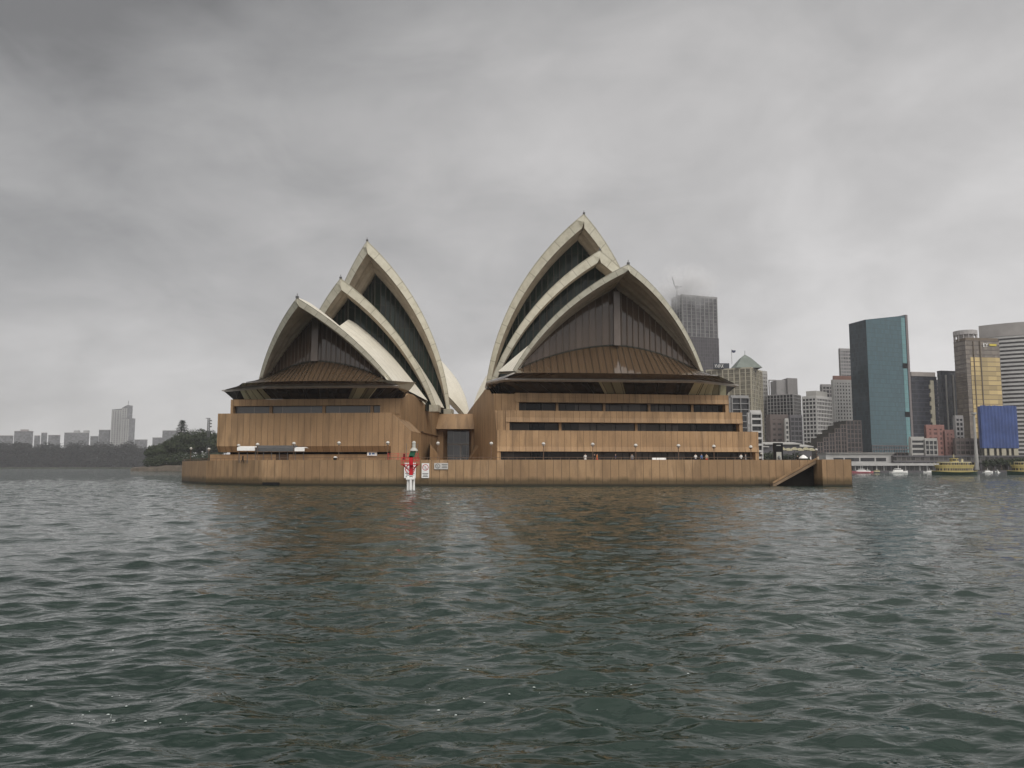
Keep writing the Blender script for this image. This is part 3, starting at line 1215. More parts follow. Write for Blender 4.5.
lowerO = [FO.W(la + 1, 20, 17.27), FO.W(la, 6, 17.26), FO.W(la + .4, 3.7, 17.25), FO.W(lb, 3.7, 17.25), FO.W(lb + .3, 6, 17.5), FO.W(lb, 9, 18.0)]
innO = [HO.W((-6, -15.8, 20.4)), HO.W((0.5, -15.9, 20.0))] + coneO + [HO.W((1.5, 15.6, 20.0))]
foyer(outerO, innO, lowerO, ((.33, .43), (.71, .79)), 'bronze foyer roof round the left-hand glass front')
mb = MB()
q = [HO.W(p) for p in ((8.5, 12.5, 20.4), (5.5, 19.5, 20.1), (-2.5, 16.2, 20.9), (4.5, 18.0, 18.6), (0, 15.5, 18.4), (6, 14.5, 19.4))]
for a, b, c in ((0, 1, 2), (0, 5, 1), (1, 5, 3), (1, 3, 2), (5, 4, 3), (3, 4, 2)):
    mb.face([q[a], q[b], q[c]])
lab(mb.build('pedestal', RIM, OH), 'cream beak-shaped foot of the front left-hand shell')
# pedestals the shells stand on
for hall, sh in ((HC, C2), (HC, C3), (HO, O2), (HO, O3)):
    for side in (1, -1):
        mb = MB()
        P = sh.P
        c = [hall.W((P[0] + a, side * (P[1] - .3 + b), 0)) for a, b in ((1.6, -1.2), (1.6, .9), (-2.2, .9), (-2.2, -1.2))]
        if side < 0:
            c = c[::-1]
        mb.prism([(q.x, q.y) for q in c], 16.4, P[2] + .4)
        mb.build('pedestal', RIM, OH)

# ------------------------------------------------------------------ city
CITY = {}


def cmat(name, col, **k):
    if name not in CITY:
        CITY[name] = plain(name, col, **k)
    return CITY[name]


def cglass(name, col, pu=3.0, pv=3.4, var=.5, rough=.12, line=.0, spec=.28, hline=.0, linecol=(.1, .1, .1)):
    if name not in CITY:
        CITY[name] = glazing(name, col, pu, pv, var, rough, line, linecol, spec, hline, .02)
    return CITY[name]


def corner_poly(c, l, r, D, th, zz=30, deep=None):
    """footprint whose near corner, left edge and right edge stand at pixel columns c, l, r; th turns the right face"""
    a = R(th)
    rd, ld = Vector((math.cos(a), math.sin(a))), Vector((-math.sin(a), math.cos(a)))
    C0 = Vector((xat(c, D, zz), D))

    def solve_len(px, d):
        k = (px - 512) / F
        return (k * (C0.y * CP + (zz - CH) * SP) - C0.x) / (d.x - k * d.y * CP)
    la = solve_len(r, rd) if r > c else 14.0
    lb = solve_len(l, ld) if l < c else 14.0
    if deep:
        la = deep if r <= c else la
        lb = deep if l >= c else lb
    Rr, L = C0 + rd * la, C0 + ld * lb
    B = C0 + rd * la + ld * lb
    return [C0, Rr, B, L]


def facade(mb, p, q, z0, z1, pu, pv, mw, sh, out=.35, mi=0, vert=True, horiz=True, depth=None):
    """frame of mullions and floor bands standing proud of the glass between corners p and q"""
    p, q = Vector((p[0], p[1])), Vector((q[0], q[1]))
    d = (q - p)
    L = d.length
    d.normalize()
    n = Vector((d.y, -d.x))
    nu, nv = max(1, round(L / pu)), max(1, round((z1 - z0) / pv))
    rz = math.atan2(d.y, d.x)
    if vert:
        for k in range(nu + 1):
            c = p + d * min(max(L * k / nu, mw / 2), L - mw / 2) + n * (out / 2)
            mb.box((c.x, c.y, (z0 + z1) / 2), (mw, out, z1 - z0), mi, rz)
    if horiz:
        for k in range(nv + 1):
            z = z0 + (z1 - z0) * k / nv
            c = p + d * (L / 2) + n * ((out - .06) / 2)
            mb.box((c.x, c.y, min(max(z, z0 + sh / 2), z1 - sh / 2)), (L, out - .06, sh), mi, rz)


def tower(name, label, poly, vtop, D, glass, frame, pu=3.2, pv=3.6, mw=.7, sh=1.1, out=.4, vert=True, horiz=True,
          zb=1.5, ztop=None, plant=None, group='city buildings behind the harbour', faces=(3, 0), cat='building', top=True, parapet=1.2):
    z1 = ztop if ztop is not None else zat(vtop, D)
    # the columns were read at the roof line, which leans with the pitched lens
    for p in poly:
        p.x *= (p.y * CP + (z1 - CH) * SP) / (p.y * CP + (30 - CH) * SP)
    c = sum(poly, Vector((0, 0))) / len(poly)
    root = thing(name, (c.x, c.y, zb), label, cat, group)
    mb = MB()
    mb.prism([tuple(p) for p in poly], zb, z1, 0)
    mb.build('glazing', glass, root)
    if frame is not None:
        mb = MB()
        n = len(poly)
        for k in faces:
            facade(mb, poly[k], poly[(k + 1) % n], zb, z1 - .02, pu, pv, mw, sh, out, 0, vert, horiz)
        mb.build('facade_frame', frame, root)
        if parapet:
            mb = MB()
            q = [c + (p - c) * 1.015 for p in poly]
            mb.prism([tuple(p) for p in q], z1 + .003, z1 + parapet)
            mb.build('parapet', frame, root)
    if plant:
        mat, s, h = plant
        mb = MB()
        q = [c + (p - c) * s for p in poly]
        mb.prism([tuple(p) for p in q], z1 + (parapet if frame is not None else 0) + .004, z1 + h)
        mb.build('roof_plant', mat, root)
    return root, poly, z1, c


PALEC = cmat('pale_concrete', (.33, .32, .30), scale=.2)
WHITEC = cmat('white_concrete', (.42, .41, .395), scale=.2)
GREYC = cmat('grey_concrete', (.27, .26, .255), scale=.2)
TANC = cmat('tan_stone', (.36, .33, .255), scale=.2)
BROWNC = cmat('brown_concrete', (.12, .098, .090), scale=.2)
DGREYC = cmat('dark_grey_cladding', (.105, .10, .105), scale=.2)
DARKG = cglass('dark_city_glass', (.028, .028, .030))
TANG = cglass('tan_city_glass', (.14, .125, .09), 3, 3.6, .35)

# tower under construction, its top lost in cloud
D = 900
pl = corner_poly(682, 671.5, 717, D, 20)
g, pl, z1, c = tower('office_tower', 'tall grey tower being built with its top lost in cloud', pl, 296, D, cglass('mesh_glass', (.065, .063, .066), 4, 4, .5), cmat('grey_mesh', (.21, .205, .20), scale=.2), 5.6, 4.2, 1.0, .35, .5, parapet=2)
D2 = 893
pl2 = corner_poly(682, 670, 719.5, D2, 20, 120)
mb = MB()
zt = zat(336, D2)
mb.prism([tuple(p) for p in pl2], 1.5, zt)
mb.build('scaffold_wrap', cglass('scaffold_mesh', (.050, .046, .050), 3, 4, .2, .6, .1, .2, .06, (.11, .105, .11)), g)
mb = MB()
zc = zat(298, D)
p0 = Vector((xat(677, D + 8, zc), D + 8))
mb.bar((p0.x, p0.y, z1), (p0.x, p0.y, z1 + 14), 1.2)
mb.bar((p0.x - 2, p0.y, z1 + 12), (p0.x - 5, p0.y, z1 + 24), .9)
mb.bar((p0.x, p0.y, z1 + 12), (p0.x + 6, p0.y, z1 + 13), .9)
mb.box((p0.x, p0.y, z1 + 12), (3.4, 3, 3))
tag(mb.build('tower_crane', DGREYC), 'tower crane half hidden by cloud on top of the tall grey tower', 'crane')
# stone hotel with a pyramid roof
D = 620
pl = corner_poly(751, 706, 762, D, 58)
g, pl, z1, c = tower('hotel_tower', 'tan stone hotel tower with a grey green pyramid roof and flag', pl, 368, D, TANG, TANC, 4.4, 3.3, .8, .3, .35, faces=(3, 0), parapet=.8)
mb = MB()
pm = Vector((xat(748, D + 14), D + 14))
zp0, zp1 = z1 + .8, zat(354.5, D + 14)
wd = 10.5
sq = [(pm.x + a * wd, pm.y + b * wd) for a, b in ((-1, -1), (1, -1), (1, 1), (-1, 1))]
k_ = .36
sq2 = [(pm.x + a * wd * k_, pm.y + b * wd * k_) for a, b in ((-1, -1), (1, -1), (1, 1), (-1, 1))]
zm = zp0 + (zp1 - zp0) * .72
for i in range(4):
    j = (i + 1) % 4
    mb.face([(*sq[i], zp0), (*sq[j], zp0), (*sq2[j], zm), (*sq2[i], zm)])
    mb.face([(*sq2[i], zm), (*sq2[j], zm), (pm.x, pm.y, zp1)])
mb.build('pyramid_roof', cmat('copper_grey_roof', (.15, .17, .15), scale=.3), g)
mb = MB()
mb.bar((pm.x, pm.y, zp1 - .5), (pm.x, pm.y, zp1 + 3), .25)
mb.build('finial', DGREYC, g)
mb = MB()
xa, xb, yy = xat(720.5, D - 1), xat(736, D - 1), D + 12
za, zb_ = z1 + .8, zat(361.5, D)
mb.box(((xa + xb) / 2, yy, (za + zb_) / 2), (xb - xa, 3, zb_ - za))
sg = mb.build('roof_screen', cmat('dark_screen', (.05, .055, .065)), g)
mb = MB()
for i in range(5):
    x = xa + (xb - xa) * (.03 + i * .115)
    w = (xb - xa) * .1
    mb.bar((x, yy - 1.7, zb_ - 1), (x + w, yy - 1.7, za + .8), .45, .2)
    if i % 2 == 0:
        mb.bar((x + w, yy - 1.75, zb_ - 1), (x, yy - 1.75, za + .8), .4, .2)
mb.build('lattice', WHITE, sg)
mb = MB()
xf = xat(733.8, D + 10, 90)
zf = zat(346.5, D)
mb.bar((xf, D + 16, zb_), (xf, D + 16, zf), .3)
fl = tag(mb.build('flagpole', GREYC), 'thin flagpole with a dark flag on the roof of the tan hotel', 'flagpole')
mb = MB()
mb.face([(xf + .2, D + 16, zf - .2), (xf + .2, D + 16, zf - 2.2), (xf + 1.6, D + 16.4, zf - 2.7), (xf + 3.2, D + 16, zf - 2.2), (xf + 3.2, D + 16, zf - .6), (xf + 1.6, D + 16.4, zf - .7)])
mb.build('flag', cmat('navy_cloth', (.03, .035, .07)), fl)
# slender tower right of it
D = 700
tower('slender_tower', 'slender pale tower just right of the tan hotel', corner_poly(761, 757, 767, D, 30), 372, D, cglass('pale_glass', (.2, .19, .18)), PALEC, 2.6, 3.4, .5, 1.6, .3)
# apartments by the waterfront
D = 420
tower('apartment_block', 'dark balconied apartment block behind the right end of the podium', corner_poly(731, 727, 748.5, D, 8), 397.5, D, DARKG, cmat('apartment_slabs', (.24, .235, .23)), 5.2, 3.3, .35, .4, 1.2, faces=(3, 0), zb=1.6)
D = 400
tower('apartment_block', 'pale low apartment block with white balcony slabs beside the podium end', corner_poly(750, 748.7, 761, D, 8), 412.5, D, DARKG, WHITEC, 5.2, 3.3, .5, 1.0, 1.1, faces=(3, 0), zb=1.6)
# framed-top office
D = 680
pl = corner_poly(793, 767, 800.5, D, 52)
g, pl, z1, c = tower('office_tower', 'grey gridded office with an open frame at its top left', pl, 394, D, DARKG, cmat('pale_grid', (.30, .29, .28)), 3.0, 3.0, .5, .4, .4, parapet=.3)
mb = MB()
xa, xb = xat(775, D + 6, 70), xat(787.2, D + 6, 70)
mb.prism([(xa + 2, D + 8), (xb, D + 8), (xb, D + 24), (xa + 2, D + 24)], z1 + .3, zat(379, D))
mb.build('roof_plant', GREYC, g)
mb = MB()
xa, xb = xat(787.4, D + 6, 70), xat(798.5, D + 6, 70)
mb.prism([(xa, D + 5), (xb, D + 8), (xb, D + 20), (xa, D + 20)], z1 + .3, zat(377.3, D))
mb.build('roof_plant', cmat('plant_louvres', (.22, .21, .205)), g)
mb = MB()
xa, xb = xat(769.6, D + 6, 70), xat(776.5, D + 6, 70)
mb.bar((xa, D + 7, z1), (xa, D + 7, zat(379, D)), .9)
mb.bar((xa, D + 7, zat(379.4, D)), (xb, D + 7, zat(379.4, D)), .9)
mb.build('open_frame', GREYC, g)
# dark lower blocks below
D = 560
tower('warehouse_block', 'low dark brown block on the slope below the framed office', corner_poly(770, 766, 788, D, 8), 416, D, cglass('brown_windows', (.05, .043, .04), 3, 3.4, .6), BROWNC, 4.0, 3.6, 1.6, 2.2, .3, zb=1.6)
D = 555
tower('warehouse_block', 'black glazed block beside the white gridded office', corner_poly(790, 788, 802, D, 8), 416.5, D, DARKG, DGREYC, 3.0, 3.3, .5, .9, .3, zb=1.6)
tower('stair_tower', 'thin pale slab tower between two dark low blocks', corner_poly(785, 784, 788.5, 552, 8), 420, 552, DARKG, PALEC, 2.5, 3.3, .5, 1.4, .3, zb=1.6)
# white gridded office
D = 610
pl = corner_poly(816, 802, 831.5, D, 42)
g, pl, z1, c = tower('office_tower', 'white gridded office block left of the tall white hotel', pl, 397, D, DARKG, WHITEC, 2.6, 3.1, .6, 1.0, .4, plant=(PALEC, .72, 5.2))
# tall white hotel
D = 660
pl = corner_poly(833, 831.2, 853, D, 10)
g, pl, z1, c = tower('hotel_tower', 'tall white hotel with small square windows left of the teal tower', pl, 381, D, DARKG, WHITEC, 2.6, 2.9, 1.4, 1.5, .3, plant=(cmat('red_brown_roof', (.26, .15, .12)), .86, 4.5))
D = 690
tower('office_block', 'dark roofed block peeping between the two white buildings', corner_poly(822, 820, 833, D, 10), 385.5, D, DARKG, GREYC, 3.5, 3.5, .8, 1.2, .3)
D = 760
tower('office_tower', 'grey striped tower rising behind the tall white hotel', corner_poly(840, 838.5, 853, D, 12), 349.5, D, cglass('grey_glass', (.12, .12, .125)), GREYC, 3, 3.4, .5, 1.3, .3)
# terraced brown block
D = 545
root = thing('terraced_block', (xat(852, D), D, 1.6), 'brown terraced block stepping up towards the teal glass tower', 'building', 'city buildings behind the harbour')
steps = [(817, 823, 442), (823, 829, 437.5), (829, 835, 433), (835, 841, 428.5), (841, 847, 424.5), (847, 862, 420.5), (862, 908, 452.5)]
mg, mf = MB(), MB()
for a, b, v in steps:
    x0, x1, z = xat(a, D, 20), xat(b, D, 20), zat(v, D)
    mg.prism([(x0, D), (x1 - .01, D), (x1 - .01, D + 22), (x0, D + 22)], 1.6, z)
    facade(mf, (x0, D), (x1, D), 1.6, z, 2.6, 2.9, .45, .5, .4)
mg.build('glazing', DARKG, root)
mf.build('facade_frame', BROWNC, root)
# teal glass tower
D = 600
pl = corner_poly(866, 849, 905.5, D, 22, 112)
root = thing('glass_tower', (pl[0].x, pl[0].y, 1.6), 'tall teal mirrored glass tower with a slanted top', 'building', 'city buildings behind the harbour')
z_ = [zat(319.5, pl[0].y), zat(315.5, pl[1].y), zat(322, pl[2].y), zat(324, pl[3].y)]
mb = MB()
mb.prism([tuple(p) for p in pl], 1.6, 0, 0, True, True, z_)
body = mb.build('glass_body', [cglass('teal_glass', (.028, .072, .088), 1.6, 3.5, .12, .05, .04, .55, .08, (.018, .045, .055))], root)
mb = MB()
p, q = pl[3], pl[0]
n = Vector((0, 0))
d = (q - p).normalized()
n = Vector((d.y, -d.x)) * .12
mb.face([(p.x + n.x, p.y + n.y, 1.6), (q.x + n.x, q.y + n.y, 1.6), (q.x + n.x, q.y + n.y, z_[0]), (p.x + n.x, p.y + n.y, z_[3])])
mb.build('dark_side_glass', cglass('blue_black_glass', (.022, .034, .042), 1.6, 3.5, .3, .1, .06, .4, .08, (.04, .05, .06)), root)
mb = MB()
d = (pl[1] - pl[0]).normalized()
n = Vector((d.y, -d.x))
e0, e1 = pl[1] + n * .4, pl[1] + d * 2.2 + n * .4
mb.prism([tuple(e0), tuple(e1), tuple(e1 - n * 14), tuple(e0 - n * 14)], 1.6, z_[1] + .6)
mb.build('end_fin', cmat('mauve_cladding', (.17, .15, .15)), root)
mb = MB()
L = (pl[1] - pl[0]).length
a, b = pl[0] + d * (L - 4.6) + n * .15, pl[0] + d * (L - .6) + n * .15
mb.face([(a.x, a.y, 9), (b.x, b.y, 9), (b.x, b.y, z_[1] - 2), (a.x, a.y, z_[1] - 2)])
mb.build('pale_glass_strip', cglass('pale_teal_glass', (.085, .20, .21), 1.6, 3.5, .1, .1, 0, .6, .05, (.06, .12, .12)), root)
for v in (366, 414.5):
    mb = MB()
    z = zat(v, pl[1].y)
    a, b = pl[0] + d * (L - 5.2) + n * .3, pl[0] + d * (L - .2) + n * .3
    mb.face([(a.x, a.y, z - 2), (b.x, b.y, z - 2), (b.x, b.y, z + 2), (a.x, a.y, z + 2)])
    mb.build('dark_vent', BLACK, root)
mb = MB()
facade(mb, pl[0], pl[0] + d * L, 1.6, zat(445, D), 2.6, 3.0, .5, .9, .35)
mb.build('base_grid', DGREYC, root)
# dark block with tan notched edge
D = 640
pl = corner_poly(911, 909, 936.5, D, 12)
g, pl, z1, c = tower('office_tower', 'dark glass office with a tan notched edge right of the teal tower', pl, 376, D, cglass('navy_glass', (.030, .032, .042), 2, 3.4, .4), cmat('navy_bands', (.06, .06, .068)), 3.5, 3.5, .2, .5, .2, vert=False, parapet=0)
d = (pl[1] - pl[0]).normalized()
n = Vector((d.y, -d.x))
L = (pl[1] - pl[0]).length
mb = MB()
rz = math.atan2(d.y, d.x)
zz = 1.6
k = 0
while zz < z1 - 4:
    w = 4.2 if k % 2 else 3.0
    cc = pl[0] + d * (L - 5.2 - (w - 3) / 2) + n * .5
    mb.box((cc.x, cc.y, zz + 1.7), (w, 1.0, 3.38), 0, rz)
    zz += 3.4
    k += 1
mb.build('notched_edge', TANC, g)
mb = MB()
q0, q1 = pl[0] + n * .5, pl[1] - d * 1.5 + n * .5
mb.prism([tuple(q0), tuple(q1), tuple(q1 - n * 14), tuple(q0 - n * 14)], z1 + .003, z1 + 3.4)
mb.build('parapet', cmat('mauve_parapet', (.30, .27, .25)), g)
D = 690
tower('office_block', 'narrow dark block with white window dots behind the notched office', corner_poly(930, 929, 943, D, 12), 381, D, DARKG, DGREYC, 4, 3.5, 1.2, 1.6, .3)
D = 650
pl = corner_poly(941, 937, 959, D, 14)
g, pl, z1, c = tower('office_tower', 'dark glass tower with pale vertical fins left of the gold tower', pl, 371.5, D, cglass('slate_glass', (.05, .055, .065), 2, 3.4, .4), cmat('slate_bands', (.05, .05, .055)), 3, 3.4, .2, .6, .2, vert=False, parapet=.8)
d = (pl[1] - pl[0]).normalized()
n = Vector((d.y, -d.x))
L = (pl[1] - pl[0]).length
for f in (.22, .62, .93):
    mb = MB()
    cc = pl[0] + d * (L * f) + n * .5
    mb.box((cc.x, cc.y, (1.6 + z1) / 2 - 1), (.9, .9, z1 - 5), 0, math.atan2(d.y, d.x))
    mb.build('fin', PALEC, g)
D = 540
tower('office_block', 'small grey gridded block at the foot of the gold tower', corner_poly(955, 953, 963, D, 10), 417, D, DARKG, GREYC, 3, 3.3, .8, 1.2, .3, zb=1.6)
# gold tower
D = 620
pl = corner_poly(965, 953.5, 999, D, 8)
g, pl, z1, c = tower('glass_tower', 'bronze and gold glass tower with a white sign and open crown', pl, 340, D, cglass('bronze_city_glass', (.16, .135, .11), 2.2, 3.5, .25, .12, 0, .5, .10, (.07, .06, .05)), cmat('bronze_floors', (.14, .115, .10)), 3.5, 3.7, .2, .45, .25, vert=False, parapet=0)
d = (pl[1] - pl[0]).normalized()
n = Vector((d.y, -d.x))
L = (pl[1] - pl[0]).length
mb = MB()
a, b = pl[0] + d * (L * .12) + n * .3, pl[1] - d * .6 + n * .3
za, zb_ = zat(452, D), zat(357, D)
mb.face([(a.x, a.y, za), (b.x, b.y, za), (b.x, b.y, zb_), (a.x, a.y, zb_)])
mb.build('gold_glass', cglass('gold_glass', (.42, .315, .14), 7, 3.7, .3, .12, 0, .5, .16, (.18, .13, .065)), g)
mb = MB()
for f, w in ((.22, 1.0), (.42, 1.4)):
    cc = pl[0] + d * (L * f) + n * .6
    mb.box((cc.x, cc.y, (za + zat(340, D)) / 2), (w * .5, .5, zat(342, D) - za), 0, math.atan2(d.y, d.x))
mb.build('fin', cmat('bronze_fin', (.15, .12, .09)), g)
mb = MB()
q = [c + (p - c) * .96 for p in pl]
mb.prism([tuple(p) for p in q], z1 + .01, zat(337.5, D))
mb.build('roof_plant', cmat('bronze_fin', (.15, .12, .09)), g)
mb = MB()
xc, yc, rc = xat(966.5, D + 10, 100), D + 11, 8.6
zc0_, zc_ = zat(337.4, D), zat(329, D)
mb.lathe((xc, yc, 0), [(rc, zc_ - 3.4), (rc, zc_), (rc - 1, zc_), (rc - 1, zc_ - 3.4)], 20, capb=False, capt=False)
for j in range(14):
    a = 6.283 * j / 14
    mb.bar((xc + (rc - .5) * math.cos(a), yc + (rc - .5) * math.sin(a), z1), (xc + (rc - .5) * math.cos(a), yc + (rc - .5) * math.sin(a), zc_ - 3.3), .5)
mb.lathe((xc, yc, 0), [(rc * .7, z1), (rc * .7, zc_ - 1.5)], 16)
mb.build('crown', cmat('crown_metal', (.36, .34, .33)), g)


def text_obj(body, size, loc, rz, mat, name, parent, extrude=.05):
    cu = bpy.data.curves.new(name, 'FONT')
    cu.body = body
    cu.size = size
    cu.extrude = extrude
    cu.align_x = 'CENTER'
    tmp = bpy.data.objects.new(name + '_tmp', cu)
    COL.objects.link(tmp)
    bpy.context.view_layer.update()
    me = bpy.data.meshes.new_from_object(tmp.evaluated_get(bpy.context.evaluated_depsgraph_get()))
    bpy.data.objects.remove(tmp)
    me.name = name
    me.materials.clear()
    me.materials.append(mat)
    o = bpy.data.objects.new(name, me)
    COL.objects.link(o)
    o.rotation_euler = (R(90), 0, rz)
    if parent is not None:
        o.parent = parent
        o.location = Vector(loc) - world_loc(parent)
    else:
        o.location = loc
    return o


rz = math.atan2(d.y, d.x)
cc = pl[0] + d * (L * .58) + n * .5
zs_ = zat(346.5, D)
text_obj('EY', 4.2, (cc.x, cc.y, zs_), rz, WHITE, 'sign_letters', g)
mb = MB()
cc = pl[0] + d * (L * .80) + n * .5
mb.box((cc.x, cc.y, zs_ + 1.6), (6.0, .2, 1.6), 0, rz)
mb.build('sign_bar', cmat('yellow_sign', (.55, .45, .08)), g)
# curved banded tower
D = 700
root = thing('curved_tower', (xat(1010, D), D, 1.6), 'broad curved tower banded in white at the right edge', 'building', 'city buildings behind the harbour')
cy, rad = D + 80, 80.0
cx = xat(979.3, cy + rad * math.sin(R(222)), 125) - .86 * rad * math.cos(R(222))
x0 = xat(980, D, 60)
arc_ = []
a0 = math.pi + math.acos(min(1, (cx - x0) / rad)) if False else None
N = 28
for k in range(N + 1):
    a = R(222) + R(88) * k / N
    arc_.append((cx + rad * math.cos(a) * .86, cy + rad * math.sin(a)))
arc_ = arc_ + [(arc_[-1][0], cy + 20), (arc_[0][0] * (cy + 20) / arc_[0][1] + 6, cy + 20)]
z1 = zat(334, D)
mb = MB()
mb.prism(arc_, 1.6, z1)
mb.build('glazing', cglass('dark_band_glass', (.05, .045, .045), 3, 3.5, .3), root)  # dark glazing behind the white floor bands
mb = MB()
zz = 5.0
cen = (cx, cy)
while zz < z1:
    o_ = [((x - cx) * 1.012 + cx, (y - cy) * 1.012 + cy) for x, y in arc_]
    mb.prism(o_, zz, zz + 1.75)
    zz += 3.55
mb.build('floor_bands', WHITEC, root)
mb = MB()
o_ = [((x - cx) * 1.016 + cx, (y - cy) * 1.016 + cy) for x, y in arc_]
mb.prism(o_, z1 + .01, zat(321, D))
mb.build('crown_wall', cmat('taupe_cladding', (.30, .28, .265), scale=.1), root)
mb = MB()
for v0, v1, u in ((349, 367, 1005), (418, 426, 1012)):
    xx = xat(u, D + 4, 60)
    k = min(range(N), key=lambda i: abs(arc_[i][0] - xx))
    p, q = [((x - cx) * 1.02 + cx, (y - cy) * 1.02 + cy) for x, y in (arc_[k], arc_[k + 1])]
    za, zb_ = zat(v1, D), zat(v0, D)
    mb.face([(*p, za), (*q, za), (*q, zb_), (*p, zb_)])
mb.build('hoist_gap', cmat('dark_mauve', (.10, .075, .075)), root)
# blue wrapped building
D = 520
pl = corner_poly(980, 978, 1016.5, D, 5, 42)
zt, zb0 = zat(405.5, D), zat(448, D)
root = thing('wrapped_building', (pl[0].x + 10, D, 1.6), 'building wrapped in bright blue scaffold sheeting', 'building', 'city buildings behind the harbour')
mb = MB()
nn = 22
for k in range(nn):      # sheeting hangs in shallow folds
    p, q = pl[0].lerp(pl[1], k / nn), pl[0].lerp(pl[1], (k + 1) / nn)
    o1, o2 = (.5 if k % 2 else 0), (0 if k % 2 else .5)
    mb.face([(p.x, p.y - o1, zb0), (q.x, q.y - o2, zb0), (q.x, q.y - o2, zt + RNG.uniform(-.3, .3)), (p.x, p.y - o1, zt)])
mb.prism([(p.x, p.y + .6) for p in pl], zb0, zt - .5)
mb.build('blue_sheeting', cmat('blue_sheet', (.055, .085, .215), var=.2, scale=.12), root)
mb = MB()
mb.prism([(p.x, p.y + 1) for p in pl], 1.6, zb0 - .02)
mb.build('ground_floor', cmat('dim_shopfront', (.07, .065, .055)), root)
mb = MB()
for k in range(6):
    p = pl[0].lerp(pl[1], (k + .4) / 6)
    mb.box((p.x, p.y - .3, zb0 - 2.6), (2.8 if k % 2 else 1.4, .6, 4.4))
mb.build('stone_pier', TANC, root)
# vent column
D = 515
mb = MB()
xv = xat(976.3, D)
mb.lathe((xv, D, 1.6), [(1.5, 0), (1.2, 6), (.8, 20), (.65, zat(415, D) - 1.6), (1.6, zat(414.5, D) - 1.6), (1.6, zat(412.5, D) - 1.6)], 10)
tag(mb.build('vent_column', PALEC, origin=(xv, D, 1.6)), 'slender white column left of the blue wrapped building', 'column')
# red brown and white low blocks
D = 535
tower('apartment_block', 'red brown apartment block below the dark office towers', corner_poly(926, 924.5, 944, D, 6), 426.5, D, cglass('red_windows', (.10, .05, .045), 3, 3.2, .5), cmat('red_brick', (.25, .13, .11)), 4.4, 3.3, 1.9, 1.5, .25, zb=1.6)
tower('apartment_block', 'lower red brick wing beside a dark recess', corner_poly(944.4, 943.8, 954, D, 6), 431.5, D, cglass('red_windows', (.10, .05, .045)), cmat('red_brick_dark', (.20, .11, .095)), 4.0, 3.3, 1.6, 1.4, .25, zb=1.6)
D = 525
tower('apartment_block', 'white banded low block at the foot of the teal tower', corner_poly(910.5, 909, 924, D, 6), 438.5, D, DARKG, PALEC, 30, 3.3, .7, 1.3, .5, zb=1.6)
tower('apartment_block', 'grey gridded low block in front of the red brick flats', corner_poly(924.6, 924.3, 937, D, 6), 440, D, DARKG, PALEC, 3.2, 3.2, .5, .6, .4, zb=1.6)
tower('office_block', 'brown office base below the gold tower', corner_poly(955, 953, 979, 530, 6), 440, 530, cglass('brown_windows', (.05, .043, .04)), BROWNC, 3.5, 3.5, .6, .9, .3, zb=1.6)
# low pavilions and awnings at the foot of the slope
for lb_, a, b, v, D_ in (('low pavilion with a pale flat roof behind the black kiosk', 766, 800, 441.5, 500), ('low dark shed right of the pale roofed pavilion', 800.5, 812, 444, 503),
                         ('tiny pale roofed hut at the right end of the podium', 762, 767.5, 444, 498)):
    x0, x1 = xat(a, D_, 10), xat(b, D_, 10)
    root = thing('pavilion', ((x0 + x1) / 2, D_, 1.6), lb_, 'pavilion', 'low pavilions behind the broadwalk')
    mb = MB()
    mb.prism([(x0, D_), (x1, D_), (x1, D_ + 12), (x0, D_ + 12)], 1.6, zat(v + 3.2, D_))
    mb.build('wall', DGREYC, root)
    mb = MB()
    zr = zat(v, D_)
    q = [(x0 - .8, D_ - 1.5), (x1 + .8, D_ - 1.5), (x1 + .8, D_ + 13), (x0 - .8, D_ + 13)]
    mb.prism(q, zat(v + 3.2, D_) + .003, zat(v + 2.2, D_), z1s=[zat(v + 2.4, D_), zat(v + 2.4, D_), zr, zr])
    mb.build('roof', PALEC if 'pale' in lb_ else GREYC, root)
for i, (px, lb_) in enumerate(((782.5, 'cream awning just right of the black kiosk'), (788.5, 'cream awning, second right of the kiosk'), (794.5, 'cream awning, third right of the kiosk'),
                               (800, 'cream awning left of the white parasol top'), (806, 'cream awning right of the white parasol top'), (811.5, 'cream awning beside the brown terraced block'))):
    D_ = 462
    x = xat(px, D_, 10)
    root = thing('awning', (x, D_, DZ), lb_, 'awning', 'cream awnings on the broadwalk')
    mb = MB()
    zt = zat(447.3 + (i % 2) * .7, D_)
    for sx in (-1, 1):
        mb.face([(x, D_ - 2, zt), (x + sx * 1.6, D_ - 2, zt - 1.1), (x + sx * 1.6, D_ + 2, zt - 1.1), (x, D_ + 2, zt)][::sx])
        mb.face([(x + sx * 1.6, D_ - 2, zt - 1.1), (x + sx * 1.6, D_ - 2, zt - 1.6), (x + sx * 1.6, D_ + 2, zt - 1.6), (x + sx * 1.6, D_ + 2, zt - 1.1)])
    mb.face([(x - 1.6, D_ - 2, zt - 1.6), (x + 1.6, D_ - 2, zt - 1.6), (x + 1.6, D_ - 2, zt - 1.1), (x, D_ - 2, zt), (x - 1.6, D_ - 2, zt - 1.1)])
    mb.build('canopy', cmat('cream_canvas', (.45, .41, .28)), root)
    mb = MB()
    mb.bar((x, D_, DZ), (x, D_, zt - .1), .2)
    mb.build('pole', DGREYC, root)
